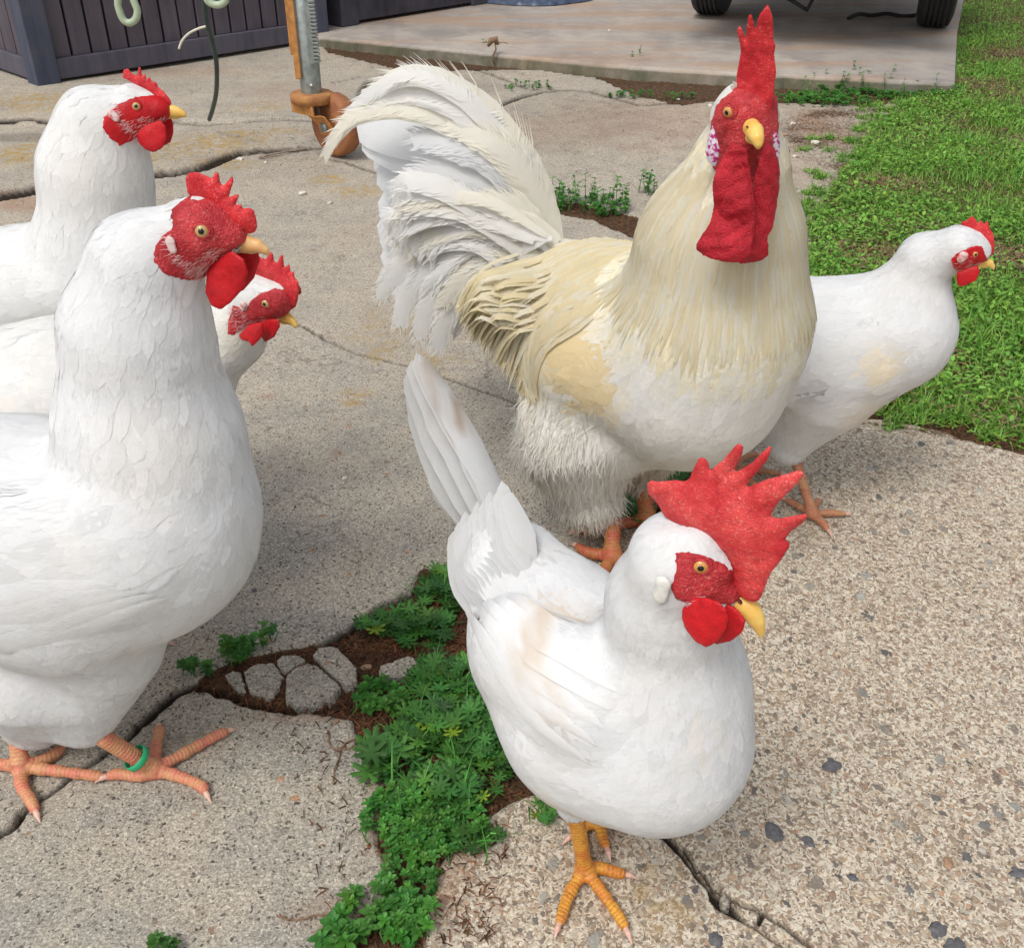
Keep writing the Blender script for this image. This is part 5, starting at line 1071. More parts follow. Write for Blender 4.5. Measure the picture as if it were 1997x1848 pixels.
def blade_t(seg=4, bend=.5, w=.07):
    V = []; 
    for i in range(seg+1): t = i/seg; ww = w*(1-t**1.6)+.004; x = bend*t*t; z = t*(1-.25*bend*t); V += [(x, -ww, z), (x, ww, z)]
    return np.array(V), np.array([(2*i, 2*i+1, 2*i+3, 2*i+2) for i in range(seg)])
def palm_t(lobes=7):
    V = [(0, 0, 0)]; out = []
    for i in range(lobes):
        th = math.radians(-150+300*i/(lobes-1)); R = 1.0-.12*abs(i-(lobes-1)/2)/(lobes/2); dt = math.radians(300/(lobes-1)/2)
        for (f, r) in ((-.98, .36), (-.50, .70), (-.42, .86), (-.18, .82), (0, 1.02), (.18, .82), (.42, .86), (.50, .70)): out.append((th+dt*f, R*r))
    for th, r in out: V.append((r*math.cos(th), r*math.sin(th), .10*r+.08*math.cos(th*lobes)*r))
    n = len(out); return np.array(V), np.array([(0, 1+i, 1+(i+1) % n) for i in range(n-1)])
def oval_t():
    V = np.array([(0, 0, 0), (.35, -.26, .05), (.35, .26, .05), (.7, -.24, .05), (.7, .24, .05), (1.0, 0, -.04), (.35, 0, -.02), (.7, 0, -.02)])
    return V, np.array([(0, 1, 6, 6), (0, 6, 2, 2), (1, 3, 7, 6), (6, 7, 4, 2), (3, 5, 7, 7), (7, 5, 4, 4)])
def tri(F): return np.concatenate([F[:, [0, 1, 2]], F[:, [0, 2, 3]]]) if F.shape[1] == 4 else F
class Cl:
    def __init__(s): s.V = []; s.F = []; s.c = []; s.n = 0
    def add(s, V, F, c): s.V.append(V); s.F.append(tri(F)+s.n); s.c.append(c); s.n += len(V)
    def build(s, name, mat, parent=None):
        V = np.concatenate(s.V); F = np.concatenate(s.F); F = F[(F[:, 0] != F[:, 1]) & (F[:, 1] != F[:, 2]) & (F[:, 0] != F[:, 2])]
        return mesh(name, V, F, mat, parent, smooth=False, col=np.concatenate(s.c))
def scatter_poly(poly, n, r, dens=None):
    lo = poly.min(0); hi = poly.max(0); out = np.zeros((0, 2))
    while len(out) < n:
        p = lo+r.random((n*2, 2))*(hi-lo); k = polysd(p[:, 0], p[:, 1], poly) < 0
        if dens is not None: k &= r.random(len(p)) < dens(p)
        out = np.concatenate([out, p[k]])
    return out[:n]
gr = np.random.default_rng(21)
def tintc(n, r, lo=.75, hi=1.25, dry=0.0):
    c = r.uniform(lo, hi, (n, 1))*np.array([[1, 1, 1]])*np.stack([r.uniform(.85, 1.3, n), np.ones(n), r.uniform(.8, 1.2, n)], 1); return c
# lawn strip
def lawn():
    vis = gp([(1872, -20), (1868, 60), (1862, 160), (1790, 190), (1700, 250), (1660, 320), (1600, 395), (1575, 450), (1560, 520), (1590, 700), (1680, 800), (1760, 792), (1860, 806), (2010, 855), (2300, 930), (2700, 990), (3100, 500), (2500, -20)])
    g0 = Cl(); q = Cl()
    f = lambda p: np.clip(.9-(np.hypot(p[:, 0], p[:, 1])-1.2)*.17, .12, 1)*np.clip(.75+1.2*fbm(p[:, 0]*6, p[:, 1]*6, 31, 4), .12, 1)
    N = 100000; p = scatter_poly(vis, N, gr, f); p3 = np.column_stack([p, HZ(p[:, 0], p[:, 1])-.002])
    lush = sstep(-.15, .15, fbm(p[:, 0]*5, p[:, 1]*5, 33, 3)); h = gr.uniform(.010, .026, N)*(.7+.6*lush); sc = np.stack([h*1.2, gr.uniform(.012, .028, N), h], 1); tv, tf = blade_t(3, .7, .07)
    c = tintc(N, gr); c = c*(1-.0*lush[:, None]); y = gr.uniform(0, 6.28, N); t = gr.uniform(-.5, .9, N); g0.add(*inst(tv, tf, p3, y, sc, -t, y, c))
    # small clover-like leaves between
    N = 36000; p = scatter_poly(vis, N, gr, lambda p: f(p)*np.clip(.5+1.6*fbm(p[:, 0]*4+9, p[:, 1]*4, 35, 2), 0, 1)); p3 = np.column_stack([p, HZ(p[:, 0], p[:, 1])+gr.uniform(.004, .022, N)]); tv, tf = oval_t(); y = gr.uniform(0, 6.28, N)
    g0.add(*inst(tv, tf, p3, y, gr.uniform(.006, .013, N), gr.uniform(-.2, .7, N), y, tintc(N, gr, .8, 1.4)))
    tag(g0.build('grass', M_grass), 'bright green grass strip along the right edge of the concrete', 'grass', kind='stuff')
    N = 26000; p = scatter_poly(vis, N, gr, lambda p: np.clip(.22-1.9*fbm(p[:, 0]*6, p[:, 1]*6, 31, 4), .04, 1)*np.clip(1.3-(p[:, 1]-1)*.3, .1, 1)); p3 = np.column_stack([p, HZ(p[:, 0], p[:, 1])+gr.uniform(.002, .012, N)]); tv, tf = blade_t(3, .3, .03); y = gr.uniform(0, 6.28, N); h = gr.uniform(.015, .045, N)
    q.add(*inst(tv, tf, p3, y, np.stack([h, gr.uniform(.02, .05, N), h], 1), -gr.uniform(1.1, 1.6, N), y, tintc(N, gr, .7, 1.4)))
    tag(q.build('dry_grass', M_dry), 'straw coloured dead grass lying in the lawn strip', 'dead grass', kind='stuff')
lawn()
stems = MB
def stem_lines(cl, base, tips, w, col, r):
    """thin flat stalks from base points to tips"""
    n = len(base); m = (base+tips)/2+r.normal(0, .002, base.shape)+[0, 0, .002]; d = nrm(tips-base); s = nrm(np.cross(d, np.tile([0, -.5, 1.0], (n, 1))))*w
    V = np.stack([base-s, base+s, m-s, m+s, tips-s*.6, tips+s*.6], 1).reshape(-1, 3); F = (np.array([(0, 1, 3, 2), (2, 3, 5, 4)])[None]+(np.arange(n)*6)[:, None, None]).reshape(-1, 4); cl.add(V, F, np.repeat(col, 6, 0))
def crane_patch(px, size, n, label, seed, leafr=(.008, .014), hgt=(.004, .024), mat=None, yellow=0.0, parentless=True, name='weed_clump', kind=None, group=None):
    """a plant of hand-shaped cut leaves; size: spread (x, y) on the ground in metres"""
    r = np.random.default_rng(seed); c0 = G(*px); root = thing(name, (c0[0], c0[1], 0), label, 'weed', group)
    if kind: root['kind'] = kind
    n = int(n*1.35)
    a = r.uniform(0, 6.28, n); rad = np.sqrt(r.random(n)); p = np.stack([c0[0]+np.cos(a)*rad*size[0], c0[1]+np.sin(a)*rad*size[1]], 1); hz = HZ(p[:, 0], p[:, 1])
    z = hz+r.uniform(*hgt, n)*(1.1-.5*rad); P3 = np.column_stack([p, z]); L = Cl(); tv, tf = palm_t(7); col = tintc(n, r, .55, 1.6)
    k = r.random(n) < max(yellow, .04); col[k] *= np.array([4.2, 2.1, 1.0])
    L.add(*inst(tv, tf, P3, r.uniform(0, 6.28, n), r.uniform(*leafr, n), r.uniform(-.1, .55, n), a, col)); L.build('leaves', mat or M_weed, root)
    S = Cl(); nb = n//2; pb = p[r.integers(0, n, nb)]+r.normal(0, .006, (nb, 2)); tvb, tfb = blade_t(3, .8, .05); yb = r.uniform(0, 6.28, nb); S.add(*inst(tvb, tfb, np.column_stack([pb, HZ(pb[:, 0], pb[:, 1])]), yb, np.stack([r.uniform(.02, .04, nb), np.full(nb, .02), r.uniform(.012, .04, nb)], 1), r.uniform(-.6, .6, nb), yb, tintc(nb, r, .7, 1.9))); b = np.column_stack([c0[0]+(p[:, 0]-c0[0])*.35, c0[1]+(p[:, 1]-c0[1])*.35, HZ(p[:, 0]*.35+c0[0]*.65, p[:, 1]*.35+c0[1]*.65)]); stem_lines(S, b, P3, .0006, tintc(n, r, 1.6, 2.6), r); S.build('stalks', M_chick, root); return root
def chick_patch(px, size, n, label, seed, leaf=(.0038, .0078), hgt=(.003, .018), name='weed_clump', group=None, tall=0, mat=None):
    """small opposite leaves in little rosettes"""
    r = np.random.default_rng(seed); c0 = G(*px); root = thing(name, (c0[0], c0[1], 0), label, 'weed', group); L = Cl(); tv, tf = oval_t(); S = Cl()
    a = r.uniform(0, 6.28, n); rad = np.sqrt(r.random(n)); p = np.stack([c0[0]+np.cos(a)*rad*size[0], c0[1]+np.sin(a)*rad*size[1]], 1); hz = HZ(p[:, 0], p[:, 1]); z = hz+r.uniform(*hgt, n); col = tintc(n, r, .75, 1.35)
    for ring, (m, s, t) in enumerate(((5, 1.0, .15), (4, .75, .5), (3, .45, .9))):
        for k in range(m):
            y = a*3+ring*.6+6.283*k/m+r.normal(0, .15, n); sc = r.uniform(*leaf, n)*s; L.add(*inst(tv, tf, np.column_stack([p, z+ring*.0016]), y, sc, np.full(n, t)+r.normal(0, .15, n), y, col*(1+.12*ring)))
    stem_lines(S, np.column_stack([p+r.normal(0, .004, p.shape), hz]), np.column_stack([p, z]), .0006, tintc(n, r, .8, 1.4), r)
    if tall:
        k = r.integers(0, n, tall); t = np.column_stack([p[k]+r.normal(0, .006, (tall, 2)), hz[k]+r.uniform(.03, .065, tall)]); b = np.column_stack([p[k], hz[k]]); stem_lines(S, b, t, .0007, tintc(tall, r, .9, 1.5), r)
        for j in range(3):
            q = b+(t-b)*(.55+.22*j)
            for m in range(5): y = r.uniform(0, 6.28, tall); L.add(*inst(tv, tf, q, y, r.uniform(.006, .011, tall), r.uniform(-.3, .6, tall), y, tintc(tall, r, .9, 1.6)))
    L.build('leaves', mat or M_chick, root); S.build('stalks', M_weed, root); return root
GW = 'weeds growing in the cracks of the concrete'
crane_patch((870, 1150), (.030, .035), 34, 'dark cut-leaved weed against the tail side of the nearest hen', 1, group=GW)
crane_patch((820, 1225), (.036, .028), 40, 'dark cut-leaved weed right of the loose broken concrete pieces', 2, group=GW)
crane_patch((740, 1225), (.022, .012), 12, 'small cut-leaved weed on the slab corner just above the broken pieces', 3, group=GW)
crane_patch((880, 1330), (.042, .034), 62, 'dark weed behind the belly of the nearest hen with two yellowed leaves', 4, yellow=.05, group=GW)
chick_patch((740, 1365), (.026, .018), 40, 'pale yellow-green weed at the left tip of the central weed patch', 5, leaf=(.006, .010), group=GW, mat=M_chick)
crane_patch((740, 1480), (.020, .024), 12, 'single star-shaped cut-leaved weed lying over the left slab edge', 6, leafr=(.014, .020), group=GW)
crane_patch((870, 1440), (.056, .040), 95, 'tangled dark weed in the middle of the central weed patch', 7, hgt=(.006, .03), leafr=(.007, .014), group=GW)
crane_patch((950, 1480), (.034, .040), 60, 'feathery dark weed just under the nearest hen', 8, leafr=(.007, .012), group=GW)
crane_patch((850, 1560), (.042, .028), 50, 'cut-leaved weed above the bright green leafy mat', 9, leafr=(.008, .014), group=GW)
chick_patch((800, 1600), (.038, .034), 130, 'bright green small-leaved mat left of the yellow feet', 10, group=GW)
chick_patch((835, 1650), (.028, .020), 60, 'bright green leafy tuft on the right side of the low mat', 11, group=GW)
chick_patch((795, 1705), (.024, .026), 50, 'bright green rosette weed below the leafy mat', 12, group=GW)
chick_patch((745, 1775), (.028, .020), 32, 'dark green rosettes in the soil near the bottom edge', 13, leaf=(.006, .009), group=GW)
chick_patch((800, 1800), (.020, .018), 22, 'rosette weed at the bottom edge right of its dark neighbour', 14, leaf=(.006, .010), group=GW)
chick_patch((665, 1835), (.016, .010), 9, 'leafy weed cut by the bottom edge of the picture', 15, leaf=(.008, .012), group=GW)
chick_patch((320, 1853), (.010, .005), 8, 'small dark weed at the bottom edge left of the middle', 16, leaf=(.005, .008), group=GW, mat=M_weed)
crane_patch((925, 1640), (.020, .014), 12, 'thin green sprig left of the yellow feet', 17, leafr=(.006, .010), group=GW)
crane_patch((1065, 1600), (.010, .012), 5, 'tiny fern-like sprig touching the yellow leg', 18, leafr=(.008, .010), group=GW)
chick_patch((385, 1312), (.016, .007), 14, 'leftmost small weed in the long slab crack', 19, leaf=(.005, .009), group=GW)
chick_patch((462, 1285), (.016, .008), 16, 'small bushy weed in the crack beside the loose pieces', 20, leaf=(.006, .010), hgt=(.006, .03), group=GW)
chick_patch((500, 1262), (.010, .005), 6, 'two-leaved seedling between the two bushier crack weeds', 21, group=GW)
chick_patch((527, 1255), (.006, .006), 5, 'upright little weed at the top of the slab crack', 22, hgt=(.01, .03), group=GW)
chick_patch((1085, 395), (.055, .05), 60, 'taller leafy weeds in the crack behind the rooster\'s back', 23, tall=16, leaf=(.006, .011), group=GW)
chick_patch((1180, 405), (.06, .05), 70, 'taller weeds with grass blades between the rooster\'s tail and neck', 24, tall=14, leaf=(.006, .011), group=GW)
chick_patch((1260, 385), (.02, .05), 10, 'sparse upright weed touching the rooster\'s neck', 25, tall=8, group=GW)
crane_patch((1165, 120), (.10, .05), 26, 'green weed tuft at the foot of the raised slab step', 26, leafr=(.010, .018), mat=M_chick, group=GW)
chick_patch((1240, 128), (.04, .04), 12, 'smaller green tuft at the step right of its neighbour', 27, leaf=(.008, .013), mat=M_chick, group=GW, tall=3)
chick_patch((930, 104), (.07, .03), 14, 'thin weed at the slab step left of the dry stalk', 28, leaf=(.007, .012), group=GW, tall=4)
chick_patch((1030, 172), (.07, .05), 24, 'low pale weed in the crack between the step and rooster\'s tail', 29, leaf=(.007, .011), group=GW)
chick_patch((1230, 190), (.07, .03), 26, 'low weed in the damp soil left of the rooster\'s comb', 30, leaf=(.007, .012), group=GW)
chick_patch((1320, 190), (.05, .03), 14, 'small weed on damp soil nearer the rooster\'s comb', 31, leaf=(.007, .012), group=GW)
chick_patch((1590, 195), (.16, .10), 150, 'spreading green weed right of the rooster\'s comb', 32, leaf=(.008, .014), group=GW, tall=8)
chick_patch((1690, 170), (.17, .10), 160, 'thick green weed at the foot of the step beside the grass', 33, leaf=(.008, .015), group=GW, tall=14)
chick_patch((1780, 185), (.14, .08), 90, 'green weed where the step meets the grass', 34, leaf=(.008, .015), group=GW, tall=8)
crane_patch((1290, 950), (.05, .05), 60, 'dark weed between the rooster\'s legs and the big comb', 35, leafr=(.008, .014), group=GW)
crane_patch((1245, 1010), (.02, .03), 22, 'dark cut-leaved weed behind the head of the nearest hen', 36, leafr=(.009, .014), group=GW)
chick_patch((900, 1615), (.022, .014), 22, 'low weed between the yellow feet and the bright mat', 41, group=GW)
chick_patch((700, 1805), (.016, .012), 10, 'single rosette in the soil left of the bottom weeds', 42, leaf=(.007, .011), group=GW)
# brown plant litter in the joints: threads and crumbs
def litter(polys, counts, name, label, seed, up=.004):
    r = np.random.default_rng(seed); L = Cl(); tv, tf = blade_t(3, .6, .05)
    for poly, n in zip(polys, counts):
        p = scatter_poly(poly, n, r); d = np.clip(p[:, 1], .6, 3)/.7; P3 = np.column_stack([p, HZ(p[:, 0], p[:, 1])+r.uniform(.0005, up, n)]); y = r.uniform(0, 6.28, n); h = r.uniform(.005, .018, n)*d**.4
        L.add(*inst(tv, tf, P3, y, np.stack([h, r.uniform(.006, .016, n), h], 1), -r.uniform(1.0, 1.7, n), y, tintc(n, r, .35, 1.9)))
    tag(L.build(name, M_litter), label, 'plant litter', kind='stuff')
litter([SOIL[0], SOIL[1], SOIL[2], SOIL[3], SOIL[4], SOIL[5]], [9000, 3500, 2200, 700, 500, 2200], 'plant_litter', 'brown mossy threads and crumbs filling the cracks and slab edges', 50)
litter([gp([(620, 78), (1000, 100), (1440, 135), (1860, 155), (1850, 215), (1500, 290), (1250, 250), (900, 180), (700, 130)]), gp([(1000, 230), (1440, 230), (1560, 330), (1500, 420), (1100, 360)]), gp([(60, 250), (640, 240), (680, 330), (300, 370), (0, 420)]), gp([(360, 1340), (700, 1400), (760, 1600), (700, 1800), (640, 1840), (560, 1430)]), gp([(880, 1600), (1000, 1600), (960, 1850), (820, 1850)]), gp([(-20, -10), (600, 90), (640, 130), (300, 180), (0, 190)])], [1500, 450, 700, 110, 170, 500], 'plant_litter', 'loose brown crumbs and bits of straw strewn over the slabs', 58)
rg = np.random.default_rng(61); eg = gp([(1868, 60), (1862, 160), (1790, 190), (1700, 250), (1660, 320), (1600, 395), (1580, 450)]); eg2 = gp([(1680, 770), (1760, 768), (1860, 782), (2010, 828), (2300, 900)]); FR = Cl(); tvf, tff = blade_t(3, .8, .07); tvo, tfo = oval_t()
for e_ in (eg, eg2):
    for k_ in range(170):      # tufts breaking the edge of the lawn
        q_ = rg.random()*(len(e_)-1); i_ = int(q_); c_ = e_[i_]*(1-q_+i_)+e_[i_+1]*(q_-i_); c_ = c_+rg.normal(0, .022, 2)*(1+.5*c_[1]); n_ = 26; p_ = c_+rg.normal(0, .010, (n_, 2)); p3_ = np.column_stack([p_, HZ(p_[:, 0], p_[:, 1])]); y_ = rg.uniform(0, 6.28, n_); h_ = rg.uniform(.008, .024, n_)
        FR.add(*inst(tvf, tff, p3_, y_, np.stack([h_*1.2, np.full(n_, .02), h_], 1), rg.uniform(-.9, .5, n_), y_, tintc(n_, rg, .7, 1.3))); FR.add(*inst(tvo, tfo, p3_+[0, 0, .004], y_+1, rg.uniform(.005, .010, n_), rg.uniform(-.2, .6, n_), y_+1, tintc(n_, rg, .7, 1.3)))
tag(FR.build('grass_edge', M_grass), 'ragged green tufts creeping from the lawn onto the concrete', 'grass', kind='stuff')
# stray litter, twigs on the slabs
tw = np.random.default_rng(77)
def twig(px, L, ang, label, r=.0008, mat=None, z=.002):
    c = G(*px); m = MB(); d = np.array([math.cos(ang), math.sin(ang), 0]); k = np.array([-d[1], d[0], 0]); pts = [c+d*L*(t-.5)+k*L*.12*math.sin(t*4+px[0])+[0, 0, float(HZ(c[0], c[1]))+z] for t in np.linspace(0, 1, 7)]
    m.tube(pts, [r*.6, r, r, r*1.1, r, r*.8, r*.4], 6); o = m.build('twig', mat or M_litter); tag(o, label, 'twig'); return o
M_bark = plain('twig_bark', (.16, .09, .05), .85, noise=(.28, .17, .10), nscale=200, bump=.4)
M_straw = plain('straw', (.55, .42, .22), .7)
def curvy(name, pts, r, mat, label, cat, n=30, z=.0015):
    c = crom([G(x, y)+np.array([0, 0, z]) for x, y in pts], n); c[:, 2] += HZ(c[:, 0], c[:, 1]); c[:, :2] += np.random.default_rng(len(label)).normal(0, r*.6, (n, 2)); m = MB(); m.tube(c, np.linspace(r, r*.5, n), 6); tag(m.build(name, mat), label, cat)
curvy('dry_stalk', [(862, 1640), (850, 1700), (838, 1770), (825, 1850)], .0009, M_bark, 'thin dry brown stalk crossing the slab right of the weeds', 'stalk')
curvy('dry_root', [(700, 1440), (670, 1455), (655, 1500), (650, 1530)], .0011, M_bark, 'forked brown root creeping over the left slab edge', 'root')
curvy('dry_root', [(640, 1425), (645, 1455), (675, 1462), (705, 1440)], .0010, M_bark, 'hooked brown root above the forked one on the left slab', 'root')
curvy('dry_root', [(545, 1785), (570, 1795), (620, 1785), (660, 1775)], .0010, M_bark, 'reddish root lying across the slab near the bottom edge', 'root')
curvy('dry_stalk', [(1655, 824), (1750, 830), (1860, 850), (2010, 882)], .0010, M_bark, 'long thin stalk lying along the grass edge of the slab', 'stalk')
curvy('twig', [(505, 312), (550, 302), (612, 290)], .0035, plain('grey_twig', (.36, .30, .24), .8, noise=(.26, .2, .15)), 'pale bent twig lying beside the caster wheel', 'twig', z=.006)
twig((1705, 1855-0), .02, .5, 'short straw bit on the coarse slab at the bottom right', .0005, M_straw) if False else None
curvy('straw', [(1688, 1758), (1724, 1748)], .0006, M_straw, 'short pale straw on the coarse slab at the lower right', 'straw', 8)
curvy('straw', [(1729, 990), (1747, 983)], .0006, M_straw, 'short straw right of the foot of the hen by the grass', 'straw', 8)

# ------------------------------------------------------------------ loose concrete, pebbles
def slabpiece(px, thick, label, seed, rise=.004):
    r = np.random.default_rng(seed); p = gp(px); n = 44; q = [];
    for i in range(len(p)):
        a, b = p[i], p[(i+1) % len(p)]
        for t in np.linspace(0, 1, 6, endpoint=False): q.append(a+(b-a)*t+r.normal(0, .0006, 2))
    q = np.array(q); c = q.mean(0); V = []; F = []; rings = [(1.0, -thick), (1.0, -.003), (.985, -.0008), (.95, 0), (.6, .0004), (.25, .0003)]
    for s, z in rings:
        for k, v in enumerate(q): w = c+(v-c)*s; V.append((w[0], w[1], rise+z+(0 if s == 1 else r.normal(0, .00015))))
    m = len(q)
    for i in range(len(rings)-1): F += [(i*m+k, i*m+(k+1) % m, (i+1)*m+(k+1) % m, (i+1)*m+k) for k in range(m)]
    F.append(tuple((len(rings)-1)*m+k for k in range(m))); V = np.array(V)
    o = mesh('concrete_fragment', V, F, M_conc, smooth=False); tag(o, label, 'broken concrete', 'broken pieces of slab lying in the crack')
slabpiece([(610, 1282), (622, 1268), (648, 1264), (662, 1272), (678, 1288), (696, 1308), (696, 1336), (672, 1340), (640, 1312)], .016, 'rightmost of the broken slab pieces, a narrow slanting block', 1)
slabpiece([(560, 1318), (580, 1302), (602, 1296), (622, 1304), (645, 1324), (664, 1342), (648, 1362), (610, 1374), (584, 1378), (556, 1370), (558, 1345)], .015, 'largest broken slab piece, left of the narrow block', 2, .003)
slabpiece([(538, 1290), (560, 1280), (585, 1282), (598, 1292), (575, 1302), (556, 1314), (545, 1306)], .014, 'small upper piece wedged between two larger slab pieces', 3, .0025)
slabpiece([(476, 1312), (500, 1298), (533, 1294), (543, 1308), (552, 1322), (545, 1342), (530, 1362), (508, 1360), (486, 1350), (480, 1330)], .014, 'second largest broken slab piece with a rounded lower edge', 4, .0025)
slabpiece([(440, 1318), (455, 1310), (470, 1314), (475, 1330), (480, 1350), (465, 1348), (450, 1334)], .013, 'leftmost small broken slab piece', 5, .002)
slabpiece([(740, 1300), (770, 1290), (800, 1278), (818, 1296), (812, 1312), (780, 1322), (740, 1324)], .013, 'flat slab remnant partly under the cut-leaved weeds', 6, .001)
slabpiece([(1404, 1752), (1414, 1742), (1424, 1756), (1420, 1768), (1410, 1768)], .010, 'tiny block standing in the crack right of the yellow feet', 7, .0015)
def stone(px, r0, label, seed, mat, cat='pebble', group='pebbles scattered on the slabs', sq=.55, z=0):
    r = np.random.default_rng(seed); c = G(*px); c[2] = float(HZ(c[0], c[1]))+r0*sq*.55+z; n = 12; th = np.linspace(0, math.pi, n); ph = np.linspace(0, 2*math.pi, 2*n, endpoint=False)
    V = np.array([(math.sin(a)*math.cos(b), math.sin(a)*math.sin(b), math.cos(a)) for a in th for b in ph]); d = 1+.9*fbm(V[:, 0]*1.6+seed*3.1, V[:, 1]*1.6+V[:, 2]*.6, seed, 3); d = np.clip(d, .6, 1.5); V = V*d[:, None]*np.array([1, r.uniform(.6, .9), sq])
    a = r.uniform(0, 3.14); V = V@np.array([[math.cos(a), math.sin(a), 0], [-math.sin(a), math.cos(a), 0], [0, 0, 1]]); m = 2*n; F = np.array([(i*m+j, (i+1)*m+j, (i+1)*m+(j+1) % m, i*m+(j+1) % m) for i in range(n-1) for j in range(m)])
    tag(mesh('pebble', c+V*r0, F, mat), label, cat, group)
M_white = plain('white_stone', (.68, .64, .57), .7, noise=(.55, .5, .42), nscale=80, bump=.3); M_tan = plain('tan_stone', (.40, .25, .15), .7, noise=(.30, .18, .11), nscale=60, bump=.3); M_dark = plain('dark_stone', (.085, .08, .08), .65, noise=(.14, .14, .15), nscale=250, bump=.6, bscale=400)
stone((713, 1297), .0055, 'brown pebble just right of the broken slab pieces', 1, M_tan); stone((590, 380), .011, 'white chip on the slab below the caster wheel', 2, M_white); stone((644, 398), .007, 'smaller white chip lower right of the first one', 3, M_white)
stone((673, 932), .0035, 'tiny white chip midway between the hens and the rooster', 4, M_white, sq=.3); stone((712, 179), .012, 'white pebble in the crack left of the rooster\'s tail', 5, M_white, sq=.4)
stone((1545, 244), .008, 'white pebble nearest the rooster\'s beak on the brown soil', 6, M_white); stone((1590, 281), .009, 'roundest white pebble on the soil by the grass edge', 7, M_white); stone((1530, 266), .008, 'grey pebble between the two white ones', 8, M_tan); stone((1549, 306), .007, 'low white pebble beside the rooster\'s ear lobe', 9, M_white, sq=.4)
stone((1323, 191), .008, 'pale pebble on wet soil left of the comb', 10, M_white, sq=.4); stone((1385, 208), .009, 'long pale pebble beside the rooster\'s crest', 11, M_white, sq=.4); stone((1188, 81), .006, 'little stone on the raised slab behind the tail', 12, M_white, z=.036)
stone((467, 312), .007, 'white pebble in the joint right of the upper hen', 13, M_white); stone((519, 318), .005, 'tiny white pebble near the pale bent twig', 14, M_white); stone((497, 1151), .003, 'small dark chip right of the large hen\'s breast', 15, M_dark, sq=.4)
stone((1511, 1622), .0085, 'largest dark stone set flush in the coarse slab', 16, M_dark, sq=.12); stone((1625, 1490), .0075, 'grey angular stone above the largest dark one', 17, M_dark, sq=.12); stone((1576, 1638), .005, 'narrow dark stone right of the largest one', 18, M_dark, sq=.12)
stone((1662, 1707), .0045, 'dark wedge-shaped stone in the lower coarse slab', 19, M_dark, sq=.12); stone((1850, 1682), .0055, 'reddish brown rough stone in the coarse slab', 20, M_tan, sq=.3); stone((1887, 1668), .005, 'dark flat stone right of the reddish one', 21, M_dark, sq=.12)
stone((1865, 1840), .008, 'dark round stone at the bottom right corner', 22, M_dark, sq=.15); stone((1398, 1828), .006, 'dark oval stone left of the forked crack', 23, M_dark, sq=.14); stone((1507, 1650), .004, 'dark stone under the largest dark stone', 24, M_dark, sq=.12) if False else None
stone((1990, 1700), .008, 'dark stone at the right edge of the picture', 25, M_dark, sq=.12); stone((1830, 1810), .007, 'speckled dark stone left of the corner stone', 26, M_dark, sq=.12); stone((1480, 1795), .0045, 'grey stone below the crack on the coarse slab', 27, M_dark, sq=.12)
# dead leaf stalk standing at the step
m = MB(); c = G(965, 128); m.tube([c, c+[-.008, 0, .025], c+[.004, 0, .05], c+[0, 0, .085]], [.002, .003, .003, .002], 7); m.tube([c+[0, 0, .07], c+[.03, -.01, .075], c+[.045, -.01, .07]], [.002, .0015, .001], 6)
m.tube([c+[-.022, 0, .06], c+[-.012, 0, .078], c+[.004, 0, .082], c+[.012, 0, .065]], [.004, .010, .011, .004], 8); tag(m.build('dry_stalk', M_bark), 'curled dry brown stalk standing against the step of the raised slab', 'stalk')

# ------------------------------------------------------------------ slatted boxes
def mat_wood(name, a, b, s=1.0):
    g = NG(name); p = g.pos(); mp = g.node('ShaderNodeMapping'); g.l.new(p, mp.inputs[0]); mp.inputs['Scale'].default_value = (40*s, 40*s, 3); n = g.noise(mp.outputs[0], 1, 5, .65); n2 = g.noise(p, 8, 4)
    c = g.mix(g.rng(n, .3, .7), a, b); c = g.mix(g.rng(n2, .45, .7, 0, .4), c, (.13, .115, .14)); return g.done(c, .7, g.bump(n, .5, .002), Specular__IOR__Level=.3)
M_slat = mat_wood('painted_slats', (.060, .052, .066), (.105, .088, .105)); M_post = mat_wood('painted_post', (.045, .055, .085), (.075, .085, .12)); M_rail = mat_wood('painted_rail', (.065, .063, .085), (.11, .10, .125)); M_gap_shade = plain('painted_gap_shade', (.010, .009, .012), .9)
M_slat2 = mat_wood('dark_painted_boards', (.030, .030, .040), (.055, .052, .065))
